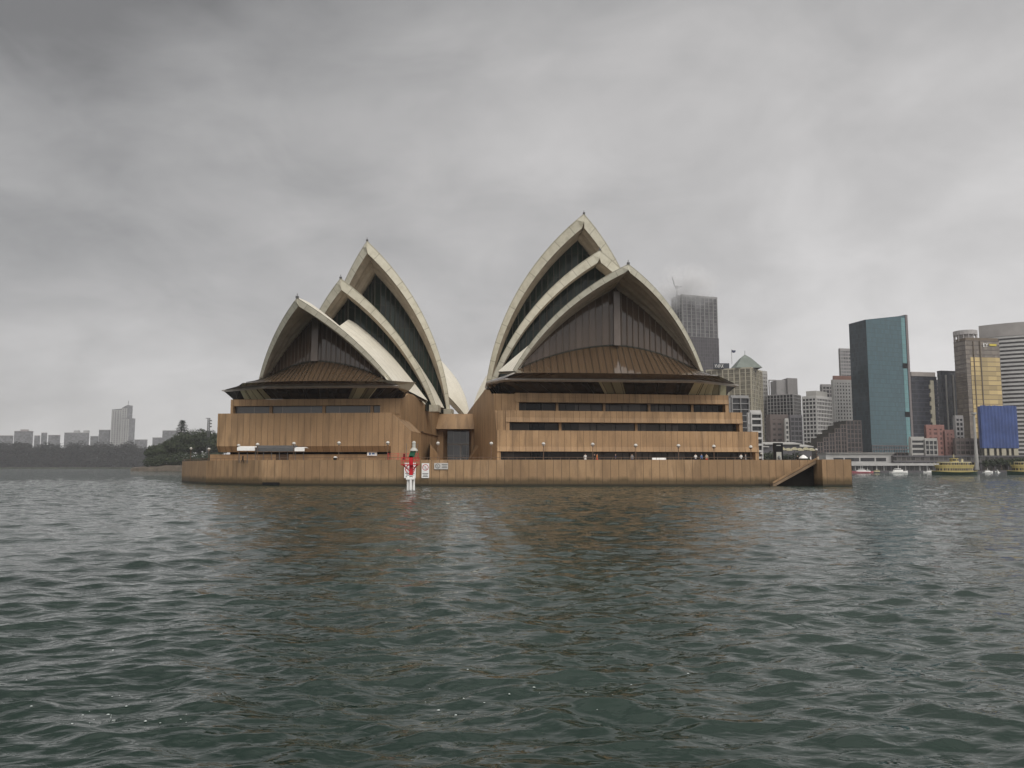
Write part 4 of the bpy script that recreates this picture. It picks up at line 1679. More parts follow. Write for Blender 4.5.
# far left skyline across the bay
D = 2400
HAZY = cmat('pale_far_render', (.32, .315, .31), scale=.02)
HAZB = cmat('brown_far_render', (.27, .24, .235), scale=.02)
FARG = cglass('far_glass', (.12, .12, .125), 5, 4, .4)
far = [(0, 14, 436, 'low brown flats at the far left edge of the skyline', HAZB), (15, 34, 431.5, 'broad brown apartment block on the far ridge', HAZB),
       (35, 41, 436, 'small brown house block beside the broad brown one', HAZB), (42, 48, 433.2, 'narrow pink block on the far ridge', HAZB),
       (49, 61, 435.5, 'low wide brown block left of the pale twin roofed one', HAZB), (65, 90, 433, 'pale apartment block with two roof boxes', HAZY),
       (91, 99, 436.5, 'low pale block between two taller ones on the far ridge', HAZY), (99.5, 111, 430.3, 'square grey block left of the tall far tower', HAZY),
       (135, 148, 440, 'low pale block right of the tall far tower', HAZY), (153, 163, 438, 'faint low block behind the headland trees', HAZY),
       (163, 178, 431, 'faint pale block left of the pine tree', HAZY)]
for l, r, v, lb_, m_ in far:
    pl = corner_poly(l + 1.5, l, r, D, 4, 60)
    g, _, z1, c = tower('far_building', lb_, pl, v, D, FARG, m_, 7, 4.5, 2.6, 2.2, .6, zb=1.0, parapet=1.5, group='far skyline across the bay', faces=(0,))
    if 'two roof' in lb_:
        mb = MB()
        for px in (76.5, 86):
            x = xat(px, D + 8, 100)
            mb.box((x, D + 10, z1 + 4.8), (13, 12, 6.5))
        mb.build('roof_plant', m_, g)
    if 'broad brown' in lb_:
        mb = MB()
        x = xat(24, D + 8, 100)
        mb.box((x, D + 10, z1 + 4), (18, 12, 5))
        mb.build('roof_plant', m_, g)
root = thing('far_tower', (xat(120, D), D, 1.0), 'tall pale residential tower with a slanted top and mast across the bay', 'building', 'far skyline across the bay')
mg, mf = MB(), MB()
for l, r, v0, v1, dy in ((111, 121.5, 409.5, 408.5, 0), (121.5, 127, 408, 405, -4), (122.5, 130.2, 418.5, 418, -9)):
    x0, x1 = xat(l, D, 120), xat(r, D, 120)
    mg.prism([(x0, D + dy), (x1, D + dy), (x1, D + 30), (x0, D + 30)], 1, 0, 0, True, True, [zat(v0, D), zat(v1, D), zat(v1, D), zat(v0, D)])
    facade(mf, (x0, D + dy), (x1, D + dy), 1, zat(max(v0, v1) + .5, D), 8, 6, 3.2, 2.2, .8)
mg.build('glazing', FARG, root)
mf.build('facade_frame', HAZY, root)
mb = MB()
mb.bar((xat(126.6, D, 180), D + 10, zat(406, D)), (xat(126.6, D, 180), D + 10, zat(400.5, D)), 1.6)
mb.build('mast', HAZY, root)

# ------------------------------------------------------------------ trees
def leaf_mat(name, a, b_):
    m, t, b = new_mat(name)
    g = t.node('ShaderNodeNewGeometry')
    n = t.noise(g.outputs['Position'], .18, 3, .6)
    oi = t.node('ShaderNodeUVMap')
    u, v, _ = t.sep(oi.outputs[0])
    col = t.mix(t.maprange(t.math('ADD', t.math('MULTIPLY', n, .6), t.math('MULTIPLY', u, .4)), .25, .75, 0, 1), a, b_)
    t.link(col, b.inputs['Base Color'])
    b.inputs['Roughness'].default_value = .75
    b.inputs['Specular IOR Level'].default_value = .2
    return m


LEAF = leaf_mat('fig_leaves', (.014, .022, .010), (.044, .055, .026))
PINE = leaf_mat('pine_needles', (.010, .017, .010), (.026, .036, .019))
FARLEAF = leaf_mat('far_leaves', (.007, .009, .007), (.022, .023, .018))
BARK = plain('bark', (.09, .07, .055), .9, .25, 1.0)


def leaf_cloud(mb, centres, n, size, rng, flat=.8):
    """n small leaf clumps scattered near the skins of overlapping ellipsoids (x,y,z,rx,ry,rz)"""
    wts = np.array([c[3] * c[5] for c in centres])
    wts = wts / wts.sum()
    for ci, k in enumerate(rng.multinomial(n, wts)):
        x, y, z, rx, ry, rz = centres[ci]
        d = rng.normal(size=(k, 3))
        d /= np.linalg.norm(d, axis=1)[:, None]
        rr = 1 - np.abs(rng.normal(size=k)) * .22
        rr += rng.normal(size=k) * .05
        for i in range(k):
            p = Vector((x + d[i, 0] * rx * rr[i], y + d[i, 1] * ry * rr[i], z + d[i, 2] * rz * rr[i]))
            nn = Vector((d[i, 0], d[i, 1], d[i, 2] + .35)) + Vector(rng.normal(size=3) * .5)
            nn.normalize()
            a = nn.cross(Vector((0, 0, 1)))
            if a.length < .01:
                a = Vector((1, 0, 0))
            a.normalize()
            b = nn.cross(a)
            s1, s2 = size * rng.uniform(.5, 1.25), size * rng.uniform(.35, .9)
            uv = [(float(rng.uniform()), 0)] * 4
            q = [p + a * s1, p + b * s2, p - a * s1 * rng.uniform(.6, 1), p - b * s2]
            mb.face(q, 0, uv)


def tree(name, x, y, z0, h, r, label, cat, group, n=900, size=.8, seed=0, leaf=None, trunk=True, nlob=9):
    rng = np.random.default_rng(seed)
    root = thing(name, (x, y, z0), label, cat, group)
    cs = []
    for k in range(nlob):
        a = rng.uniform(0, 6.28)
        q = rng.uniform(0, .62) * r
        zc = z0 + h * rng.uniform(.42, .78)
        rl = r * rng.uniform(.32, .52)
        cs.append((x + q * math.cos(a), y + q * math.sin(a), zc, rl, rl, min(rl * .75, z0 + h - zc)))
    cs.append((x, y, z0 + h * .66, r * .62, r * .62, h * .33))
    mb = MB()
    leaf_cloud(mb, cs, n, size, rng)
    mb.build('crown', leaf or LEAF, root)
    mb = MB()
    mb.tube([(x, y, z0 - .3), (x + .1 * r * .2, y, z0 + h * .3), (x + rng.normal() * .1 * r, y, z0 + h * .62)], [h * .045, h * .032, h * .016], 8)
    for k in range(5):
        c = cs[k]
        mb.tube([(x, y, z0 + h * .25), ((x + c[0]) / 2, (y + c[1]) / 2, z0 + h * .42), (c[0], c[1], c[2])], [h * .024, h * .016, h * .007], 6)
    mb.build('trunk', BARK, root)
    return root


# headland left of the building: rock edge, slope, figs, a pine and a mast
HY = 640
mb = MB()
hx0, hx1 = xat(130.5, HY), xat(455, HY)
npt = 70
edge = [(hx0 + (hx1 - hx0) * k / npt, HY + RNG.uniform(-1.2, 1.2)) for k in range(npt + 1)]
prof = [2.6 + 1.6 * min(1, k / 7) + RNG.uniform(-.3, .3) for k in range(npt + 1)]
for k in range(npt):
    a, b = edge[k], edge[k + 1]
    mb.face([(a[0], a[1], -1), (b[0], b[1], -1), (b[0], b[1] + 1.2, prof[k + 1] * .8), (a[0], a[1] + 1.2, prof[k] * .8)])
    mb.face([(a[0], a[1] + 1.2, prof[k] * .8), (b[0], b[1] + 1.2, prof[k + 1] * .8), (b[0], b[1] + 6, prof[k + 1] + .6), (a[0], a[1] + 6, prof[k] + .6)])
    mb.face([(a[0], a[1] + 6, prof[k] + .6), (b[0], b[1] + 6, prof[k + 1] + .6), (b[0], b[1] + 120, 14 if k > 4 else 5), (a[0], a[1] + 120, 14 if k > 4 else 4)])
mb.face([(*edge[0], -1), (edge[0][0], edge[0][1] + 1.2, prof[0] * .8), (edge[0][0], edge[0][1] + 6, prof[0] + .6), (edge[0][0], edge[0][1] + 120, 4), (edge[0][0], edge[0][1] + 120, -1)])
struct(mb.build('headland', ROCK))
spots = [(153, 446, 7.5, 'leftmost and smallest fig tree on the headland'), (161, 444, 8.5, 'second low fig tree from the left on the headland'),
         (171, 439.5, 9.5, 'fig tree below and left of the pine on the headland'), (180, 433.5, 10.5, 'tall fig tree directly under the pine'),
         (190, 430, 11, 'broad fig tree right of the pine'), (200, 429.4, 11, 'broadest fig tree just left of the mast'),
         (209, 431, 10.5, 'fig tree at the foot of the mast'), (217, 434.5, 10, 'fig tree half hidden by the brown podium')]
for i, (px, v, r, lb_) in enumerate(spots):
    Y = HY + 18 + (i % 3) * 5
    x = xat(px, Y, 15)
    zt, r = zat(v - 1.2, Y), r * 1.22
    tree('fig_tree', x, Y, 3.0 if i < 2 else 4.5, zt - (3.0 if i < 2 else 4.5), r, lb_, 'tree', 'fig trees on the headland', 3800, 1.0, 100 + i)
lows = [(151, 458, 5), (158, 457, 6), (166, 456, 6), (175, 455, 6), (184, 455, 6), (193, 455, 6), (203, 455, 6), (213, 455, 6)]
mb = MB()
rng = np.random.default_rng(5)
cs = []
for px, v, r in lows:
    Y = HY + 9
    cs.append((xat(px, Y, 8), Y, zat(v + 4, Y), r * 1.3, 6, (zat(v, Y) - 3) * .55))
leaf_cloud(mb, cs, 4500, .9, rng)
tag(mb.build('undergrowth', LEAF), 'dark scrubby undergrowth covering the headland slope', 'undergrowth', kind='stuff')
# pine: tiers of drooping boughs
Y = HY + 34
x, z0, zt = xat(181.8, Y, 30), 4.5, zat(420.3, Y)
root = thing('norfolk_pine', (x, Y, z0), 'tiered dark pine rising above the headland fig trees', 'tree')
mb, tb = MB(), MB()
rng = np.random.default_rng(8)
tb.tube([(x, Y, z0), (x, Y, zt)], [.6, .12], 8)
tiers = 9
zc0 = zat(434, Y)
for k in range(tiers):
    f = k / (tiers - 1)
    z = zc0 + (zt - 1.0 - zc0) * f
    rad = 6.2 * (1 - .58 * f ** 1.5) * (1 if k % 2 else .88)
    nb = 9
    for j in range(nb):
        a = 6.283 * (j + rng.uniform(-.2, .2)) / nb
        q = rad * rng.uniform(.8, 1.08)
        tip = Vector((x + q * math.cos(a), Y + q * math.sin(a), z + .5))
        tb.tube([(x, Y, z), tip], [.14, .05], 5)
        for i in range(26):
            t_ = rng.uniform(.25, 1.0)
            p = Vector((x, Y, z)).lerp(tip, t_) + Vector(rng.normal(size=3) * .25)
            s_ = .65 * rng.uniform(.6, 1.2)
            da = Vector((math.cos(a + 1.57), math.sin(a + 1.57), 0)) * s_
            db = Vector((math.cos(a), math.sin(a), .25)) * s_
            up = Vector((0, 0, .3))
            mb.face([p - da, p - db + up, p + da, p + db - up], 0, [(float(rng.uniform()), 0)] * 4)
mb.build('crown', PINE, root)
tb.build('trunk', BARK, root)
# signal mast with small platforms
Y = HY + 12
x = xat(207.8, Y, 20)
zt = zat(418, Y)
mb = MB()
for dx, dy in ((-.7, -.7), (.7, -.7), (.7, .7), (-.7, .7)):
    mb.bar((x + dx, Y + dy, 5), (x + dx, Y + dy, zt), .3)
z = 6
while z < zt - 1.5:
    mb.bar((x - .7, Y - .7, z), (x + .7, Y - .7, z + 1.5), .18)
    mb.bar((x + .7, Y - .7, z + 1.5), (x + .7, Y + .7, z), .18)
    mb.bar((x - .7, Y - .7, z), (x + .7, Y - .7, z), .25)
    z += 1.5
ms = tag(mb.build('lattice_mast', DKGREY, origin=(x, Y, 5)), 'dark lattice mast with small side panels above the headland trees', 'mast')
mb = MB()
mb.bar((x - 2.6, Y, zt - .2), (x + 1.0, Y, zt - .2), .35)
mb.build('cross_arm', DKGREY, ms)
for z in (zt - 2.2, zt - 4.6, zt - 7):
    mb = MB()
    mb.box((x + 1.9, Y, z), (1.1, .5, 1.0))
    mb.bar((x + .6, Y, z), (x + 1.5, Y, z), .2)
    mb.build('signal_panel', DKGREY, ms)
# far wood: one mass
rng = np.random.default_rng(21)
mb = MB()
cs = []
for k in range(230):
    px = rng.uniform(-60, 152)
    Y = 1720 + rng.uniform(0, 60)
    x = xat(px, Y, 20)
    vt = 444.6 + 2.0 * math.sin(px * .23) + 1.2 * math.sin(px * .61 + 1) + rng.uniform(-2.0, 4.2) + (2 if px > 130 else 0) - (2.0 if px < 10 else 0)
    zt = zat(vt, Y)
    r = rng.uniform(9, 16)
    cs.append((x, Y, zt - r * .8, r, r * .7, r * .85))
    cs.append((x + rng.uniform(-5, 5), Y - 12, (zt - r) * .45, r * 1.1, r * .6, zt * .38))
leaf_cloud(mb, cs, 42000, 2.6, rng)
tag(mb.build('far_wood', FARLEAF), 'hazy dark belt of trees along the far shore', 'wood', kind='stuff')
mb = MB()
x0, x1 = xat(-60, 1692), xat(133, 1692)
mb.prism([(x0, 1690), (x1, 1690), (x1, 1700), (x0, 1700)], -.5, 2.4)
tag(mb.build('shore_wall', plain('mossy_stone', (.09, .10, .06), .9, .25, .1)), 'low mossy sea wall below the far trees', 'wall')
# trees on the quay at the right and behind the broadwalk
for i, (px, v, D_, r, lb_) in enumerate([(986, 459, 512, 4.2, 'first quay tree right of the ferry'), (993, 458, 514, 4.6, 'second quay tree right of the ferry, under the blue building'),
        (1001, 457.5, 512, 4.8, 'third quay tree right of the ferry, under the blue building'), (1009, 458, 514, 4.6, 'fourth quay tree from the ferry, left of the cut-off boat'),
        (1017, 457, 512, 4.8, 'quay tree behind the cut-off boat'), (1025, 457, 512, 4.8, 'quay tree at the very right edge of the picture')]):
    tree('quay_tree', xat(px, D_, 8), D_, 1.6, zat(v, D_) - 1.6, r, lb_, 'tree', 'trees along the quay', 420, .6, 200 + i, nlob=6)
for i, (px, v, D_, r, lb_) in enumerate([(764, 452, 470, 4.5, 'dark tree at the right end of the podium'), (772, 450.5, 476, 4.6, 'dark tree left of the black kiosk'),
        (788, 453, 470, 4.6, 'dark tree right of the black kiosk'), (797, 451.5, 474, 4.8, 'dark tree left of the white parasol'),
        (807, 452.5, 470, 4.6, 'dark tree right of the white parasol'), (817, 454, 474, 4.4, 'dark tree beside the long white terminal')]):
    tree('street_tree', xat(px, D_, 8), D_, DZ - .2 if px < 800 else 1.6, zat(v, D_) - DZ + .2, r, lb_, 'tree', 'trees behind the broadwalk', 420, .6, 230 + i, nlob=6)

# ------------------------------------------------------------------ quay buildings and boats
D = 522
x0, x1 = xat(826, D, 8), xat(893, D, 8)
root = thing('ferry_terminal', ((x0 + x1) / 2, D, 1.6), 'long white terminal with four dark window slots at the water', 'building')
mb = MB()
zt, zs0, zs1 = zat(453.5, D), zat(461.3, D), zat(457.8, D)
mb.prism([(x0, D), (x1, D), (x1, D + 14), (x0, D + 14)], 1.6, zt)
mb.build('wall', WHITEC, root)
for a, b in ((833.5, 843.5), (844.8, 859), (860.5, 874.5), (876, 886)):
    mb = MB()
    xa, xb = xat(a, D, 8), xat(b, D, 8)
    mb.box(((xa + xb) / 2, D - .02, (zs0 + zs1) / 2), (xb - xa, .2, zs1 - zs0))
    mb.build('window', DARKG, root)
mb = MB()
mb.box(((x0 + x1) / 2, D + 6, zt + .25), (x1 - x0 + 1.2, 15, .45))
mb.build('roof', PALEC, root)
D = 512
x0, x1 = xat(846, D, 5), xat(940, D, 5)
root = thing('wharf', ((x0 + x1) / 2, D, 0), 'long ferry wharf with a pale flat canopy on posts', 'wharf')
mb = MB()
mb.prism([(x0, D), (x1, D), (x1, D + 5), (x0, D + 5)], zat(465.6, D), zat(463.2, D))
mb.build('canopy', WHITEC, root)
mb = MB()
mb.prism([(x0, D + 1), (x1 + 90, D + 1), (x1 + 90, D + 23), (x0, D + 23)], -.5, 1.15)
mb.build('deck', DGREYC, root)
mb = MB()
mb.prism([(x0, D + 4), (x1 + 2, D + 4), (x1 + 2, D + 4.6), (x0, D + 4.6)], 1.15, zat(465.8, D))
mb.build('back_wall', cglass('wharf_glass', (.05, .048, .045), 3, 6, .7, .2, .08, .4, 0, (.2, .19, .17)), root)
k = 0
x = x0 + 2
while x < x1:
    mb = MB()
    mb.bar((x, D + 2, 1.15), (x, D + 2, zat(465.6, D)), .45)
    mb.build('post', WHITEC if k % 3 else DGREYC, root)
    x += 4.6
    k += 1
# elevated railway behind
D = 519
xa, xb = xat(893.5, D, 8), xat(1045, D, 8)
root = thing('railway_viaduct', (xa, D, 1.6), 'dark elevated railway station stretching behind the wharves', 'viaduct')
mb = MB()
z0_, z1_ = zat(462.5, D), zat(455.5, D)
mb.prism([(xa, D), (xb, D), (xb, D + 5), (xa, D + 5)], z0_, z0_ + 1.0)
mb.prism([(xa, D), (xb, D), (xb, D + 5), (xa, D + 5)], z1_ - .8, z1_)
mb.build('deck', DGREYC, root)
mb = MB()
mb.prism([(xa, D + 1), (xb, D + 1), (xb, D + 4), (xa, D + 4)], z0_ + 1.003, z1_ - .803)
mb.build('station_glass', cglass('station_glass', (.05, .045, .042), 3, 2.5, .8, .2, .12, .4, .1, (.14, .13, .12)), root)
x = xa + 3
while x < xb:
    mb = MB()
    mb.box((x, D + 2.5, (1.6 + z0_) / 2), (1.4, 3, z0_ - 1.62))
    mb.build('pier', DGREYC, root)
    x += 9


def loft(mb, secs, mi=0):
    """hull from sections: each (x, [(y,z) ...]) symmetric about y=0"""
    rings = []
    for x, pr in secs:
        ring = [(x, y, z) for y, z in pr] + [(x, -y, z) for y, z in reversed(pr)]
        rings.append(ring)
    for a, b in zip(rings, rings[1:]):
        n = len(a)
        for k in range(n - 1):
            mb.face([a[k], a[k + 1], b[k + 1], b[k]][::-1], mi)
        mb.face([a[n - 1], a[0], b[0], b[n - 1]][::-1], mi)
    mb.face(rings[0], mi)
    mb.face(rings[-1][::-1], mi)


def xform(mb, loc, rz, sc=1.0):
    co, si = math.cos(rz), math.sin(rz)
    mb.v = [Vector((loc[0] + sc * (p.x * co - p.y * si), loc[1] + sc * (p.x * si + p.y * co), loc[2] + sc * p.z)) for p in mb.v]
    return mb


HULLG = plain('dark_green_hull', (.012, .030, .020), .4, .2, .8)
FYEL = plain('ferry_yellow', (.34, .275, .105), .45, .1, .8)
FCREAM = plain('ferry_cream', (.50, .45, .28), .45, .08, .8)
FGLASS = cglass('ferry_glass', (.03, .03, .03), 1.1, 9, .4, .1, .18, .4, 0, (.5, .38, .12))


def rounded(L, W, n=6, p=2.6):
    """blunt oval deck plan"""
    out = []
    for k in range(4 * n):
        a = 2 * math.pi * (k + .5) / (4 * n)
        c, s_ = math.cos(a), math.sin(a)
        out.append((L / 2 * math.copysign(abs(c) ** (2 / p), c), W / 2 * math.copysign(abs(s_) ** (2 / p), s_)))
    return out


def ferry(px, D, L, rz, label):
    loc = (xat(px, D, 2), D, 0)
    root = thing('ferry', loc, label, 'ferry', 'yellow and green ferries')
    k = L / 25.0

    def put(mb, name, mat, parent=None):
        xform(mb, loc, rz, k)
        return mb.build(name, mat, parent or root)
    mb = MB()
    secs = []
    for t in np.linspace(-1, 1, 17):
        w = 3.9 * (1 - abs(t) ** 3.2) + .12
        sheer = 1.5 + .55 * t * t
        secs.append((12.5 * t, [(w * .55, -.5), (w * .92, .15), (w, sheer)]))
    loft(mb, secs)
    put(mb, 'hull', HULLG)
    mb = MB()
    for s_ in (-1, 1):
        for a, b in zip(np.linspace(-1, 1, 17)[:-1], np.linspace(-1, 1, 17)[1:]):
            wa, wb = 3.9 * (1 - abs(a) ** 3.2) + .16, 3.9 * (1 - abs(b) ** 3.2) + .16
            mb.bar((12.5 * a, s_ * wa, 1.5 + .55 * a * a), (12.5 * b, s_ * wb, 1.5 + .55 * b * b), .22)
    put(mb, 'rubbing_strake', FYEL)
    mb = MB()
    mb.prism(rounded(19.5, 7.0), 1.5, 2.2)
    mb.prism(rounded(19.6, 7.1), 3.3, 4.15)
    put(mb, 'lower_cabin', FYEL)
    mb = MB()
    mb.prism(rounded(19.2, 6.8), 2.2, 3.3)
    put(mb, 'lower_windows', FGLASS)
    mb = MB()
    mb.prism(rounded(20.5, 7.3), 4.15, 5.0)
    put(mb, 'upper_bulwark', FYEL)
    mb = MB()
    mb.prism(rounded(15.5, 6.2), 5.0, 6.1)
    put(mb, 'upper_windows', FGLASS)
    mb = MB()
    mb.prism(rounded(17.2, 7.0), 6.1, 6.5)
    put(mb, 'roof', FCREAM)
    mb = MB()
    mb.prism(rounded(4.0, 3.6), 6.5, 7.0)
    mb.prism(rounded(3.9, 3.5), 7.9, 8.3)
    wh = put(mb, 'wheelhouse', FYEL)
    mb = MB()
    mb.prism(rounded(3.7, 3.3), 7.0, 7.9)
    put(mb, 'wheelhouse_windows', FGLASS, wh)
    mb = MB()
    mb.tube([(4.4, 0, 6.4), (4.5, 0, 7.9)], [.55, .5], 10)
    put(mb, 'funnel', FCREAM)
    mb = MB()
    mb.bar((0, 0, 8.2), (0, 0, 10.3), .2)
    mb.bar((-.9, 0, 9.4), (.9, 0, 9.4), .12)
    put(mb, 'mast', FCREAM)
    mb = MB()
    for i in range(9):
        for s_ in (-1, 1):
            x = -9.6 + i * 2.4
            y = 3.55 * (1 - abs(x / 10.6) ** 4) ** .5
            mb.bar((x, s_ * y, 5.0), (x, s_ * y, 6.1), .12)
    put(mb, 'stanchions', FYEL)
    return root


ferry(954.5, 345, 21.5, R(8), 'yellow and green double-decked ferry crossing in front of the wharves')
ferry(1033, 352, 22, R(-4), 'yellow and green ferry cut off by the right edge')


def launch(px, D, L, rz, hull, label, cabin=WHITE):
    loc = (xat(px, D, 2), D, 0)
    root = thing('motor_launch', loc, label, 'boat', 'small boats at the wharf')
    mb = MB()
    secs = []
    for t in np.linspace(-1, 1, 13):
        w = L * .14 * (1 - max(0, t) ** 2.5) + .06
        secs.append((L / 2 * t, [(w * .5, -.3), (w * .9, .1), (w, L * .075 + .5 * max(0, t) ** 2)]))
    loft(mb, secs)
    xform(mb, loc, rz).build('hull', hull, root)
    mb = MB()
    a = [(x * 1.0 - L * .06, y) for x, y in rounded(L * .55, L * .22)]
    mb.prism(a, L * .07, L * .17)
    mb.prism([(x * .7 - L * .04, y * .8) for x, y in a], L * .21, L * .24)
    xform(mb, loc, rz).build('cabin', cabin, root)
    mb = MB()
    mb.prism([(x * .66 - L * .04, y * .75) for x, y in a], L * .17, L * .21)
    xform(mb, loc, rz).build('windows', DARKG, root)
    mb = MB()
    mb.bar((-L * .05, 0, L * .24), (-L * .05, 0, L * .42), .1)
    xform(mb, loc, rz).build('mast', WHITE, root)
    return root


PINKH = plain('faded_red_hull', (.40, .12, .14), .45, .15, 1.0)
launch(860, 470, 9.5, R(172), PINKH, 'red hulled launch beside the brown end block')
launch(868, 478, 7, R(10), PINKH, 'smaller pink launch right of the red one')
launch(876, 490, 6.5, R(175), DGREYC, 'dark hulled boat left of the white launch', FCREAM)
launch(899, 470, 10.5, R(5), WHITE, 'white launch moored below the middle of the wharf canopy')
launch(929, 480, 6.5, R(170), WHITE, 'small white boat just left of the ferry')
launch(988, 480, 6.5, R(12), WHITE, 'small white boat right of the ferry')
launch(997, 486, 5, R(80), WHITE, 'tiny white boat seen end on before the quay trees')


# ------------------------------------------------------------------ people
def person_mesh(pose):
    """one continuous skin grown over a jointed skeleton, about 1.72 m tall"""
    st = {'stand': 0, 'walk': 1, 'lean': 2}[pose]
    lf, rf = ((.0, .0) if st != 1 else (-.26, .24))
    J = [('pelvis', (0, 0, .93), .15), ('chest', (0, .01, 1.28), .155), ('neck', (0, 0, 1.47), .058), ('head', (0, -.02, 1.58), .095), ('top', (0, -.01, 1.67), .075),
         ('hipL', (.095, 0, .88), .10), ('kneeL', (.10, lf * .5 - .03, .49), .064), ('ankL', (.10, lf, .09), .045), ('toeL', (.11, lf - .17, .04), .035),
         ('hipR', (-.095, 0, .88), .10), ('kneeR', (-.10, rf * .5 - .03, .49), .064), ('ankR', (-.10, rf, .09), .045), ('toeR', (-.11, rf - .17, .04), .035),
         ('shL', (.19, .01, 1.40), .065), ('elL', (.26, .05, 1.12), .045), ('wrL', (.25, -.10 if st else .0, .90 if st < 2 else 1.05), .034), ('haL', (.25, -.16 if st else -.03, .82 if st < 2 else 1.05), .036),
         ('shR', (-.19, .01, 1.40), .065), ('elR', (-.26, .05, 1.12), .045), ('wrR', (-.25, -.12 if st == 2 else .04, .90 if st < 2 else 1.05), .034), ('haR', (-.25, -.18 if st == 2 else .02, .82 if st < 2 else 1.05), .036)]
    nm = [j[0] for j in J]
    E_ = [('pelvis', 'chest'), ('chest', 'neck'), ('neck', 'head'), ('head', 'top'), ('pelvis', 'hipL'), ('hipL', 'kneeL'), ('kneeL', 'ankL'), ('ankL', 'toeL'),
          ('pelvis', 'hipR'), ('hipR', 'kneeR'), ('kneeR', 'ankR'), ('ankR', 'toeR'), ('chest', 'shL'), ('shL', 'elL'), ('elL', 'wrL'), ('wrL', 'haL'),
          ('chest', 'shR'), ('shR', 'elR'), ('elR', 'wrR'), ('wrR', 'haR')]
    me = bpy.data.meshes.new('person_skeleton')
    me.from_pydata([j[1] for j in J], [(nm.index(a), nm.index(b)) for a, b in E_], [])
    o = bpy.data.objects.new('person_tmp', me)
    COL.objects.link(o)
    o.modifiers.new('skin', 'SKIN')
    if not me.skin_vertices:
        bpy.context.view_layer.objects.active = o
        bpy.ops.mesh.customdata_skin_add()
    for i, j in enumerate(J):
        me.skin_vertices[0].data[i].radius = (j[2], j[2] * (.8 if j[0] in ('chest', 'pelvis') else 1))
        me.skin_vertices[0].data[i].use_root = (i == 0)
    sd = o.modifiers.new('sub', 'SUBSURF')
    sd.levels = 1
    bpy.context.view_layer.update()
    r = bpy.data.meshes.new_from_object(o.evaluated_get(bpy.context.evaluated_depsgraph_get()))
    bpy.data.objects.remove(o)
    return r


PM = {k: person_mesh(k) for k in ('stand', 'walk', 'lean')}
SKIN = plain('skin', (.45, .28, .2), .6, .05)
HAIR = plain('dark_hair', (.03, .022, .018), .7, .2)
CLO = {n: plain(n + '_cloth', c, .8, .12, 3.0) for n, c in dict(white=(.7, .69, .66), red=(.5, .045, .03), navy=(.03, .04, .09), black=(.02, .02, .022),
       grey=(.25, .25, .25), orange=(.6, .2, .05), beige=(.45, .38, .28), blue=(.08, .16, .35)).items()}


def person(px, Y, pose, face, top, legs, label, z=None):
    x = xat(px, Y, 6)
    me = PM[pose].copy()
    me.name = 'person'
    me.materials.clear()
    for m in (CLO[legs], CLO[top], SKIN, HAIR):
        me.materials.append(m)
    for p in me.polygons:
        c = p.center
        if c.z > 1.60 or (c.z > 1.53 and c.y > .03):
            p.material_index = 3
        elif c.z > 1.44 or (abs(c.x) > .2 and c.z < .95):
            p.material_index = 2
        elif c.z > .9:
            p.material_index = 1
        else:
            p.material_index = 0
        p.use_smooth = True
    o = bpy.data.objects.new('person', me)
    COL.objects.link(o)
    o.location = (x, Y, DZ if z is None else z)
    o.rotation_euler = (0, 0, R(face))
    return tag(o, label, 'person', 'people on the broadwalk')


person(585.3, 146.5, 'stand', 10, 'white', 'white', 'person all in white standing at the railing under the right podium')
person(597, 146.4, 'walk', 80, 'orange', 'red', 'person in orange top and red trousers walking by the railing')
person(594.5, 147.6, 'stand', 40, 'black', 'black', 'person in black behind the one in orange')
person(615.5, 148.5, 'walk', 90, 'navy', 'black', 'person in navy passing the dark windows, left of the white barrier')
person(632, 148.7, 'stand', -20, 'grey', 'navy', 'person in grey standing near the white barrier')
person(695.5, 147, 'lean', 0, 'white', 'navy', 'person in a white top leaning on the railing, left of three')
person(701.5, 147.6, 'stand', 30, 'blue', 'black', 'person in a blue top, middle of three at the railing')
person(706.5, 147, 'stand', -25, 'beige', 'red', 'person in a beige top, right of three at the railing')
person(741, 147.2, 'lean', 5, 'white', 'black', 'person in white near the right end of the podium')
person(745.5, 148, 'walk', 85, 'grey', 'grey', 'person in grey by the last window of the right podium')
person(243, 152, 'walk', -80, 'black', 'black', 'person in black walking below the left awning')
person(797.5, 168, 'stand', 0, 'black', 'black', 'person in black under the white parasol')
person(810.5, 170, 'walk', 60, 'white', 'grey', 'person in white standing left of the end block')
person(818, 171, 'stand', 20, 'beige', 'navy', 'person in beige above the end block')

# ------------------------------------------------------------------ railing along the wall
rl = thing('railing', (0, 144.2, WT), 'low bronze railing along the top of the seawall', 'railing')
pth = [(x, y + .28) for x, y in WALL]
mb = MB()
for a, b in zip(pth, pth[1:]):
    mb.bar((*a, WT + .42), (*b, WT + .42), .07)
mb.build('handrail', RAIL, rl)
post = None
tot = 0
for a, b in zip(pth, pth[1:]):
    a, b = Vector(a), Vector(b)
    L = (b - a).length
    k = 0.2
    while k < L:
        p = a.lerp(b, k / L)
        if post is None:
            mb = MB()
            mb.bar((p.x, p.y, WT), (p.x, p.y, WT + .42), .06)
            post = mb.build('post', RAIL, rl)
            p_first = p.copy()
        else:
            o = post.copy()
            COL.objects.link(o)
            o.parent = rl
            o.location = Vector((p.x - p_first.x, p.y - p_first.y, 0))
        k += 1.55

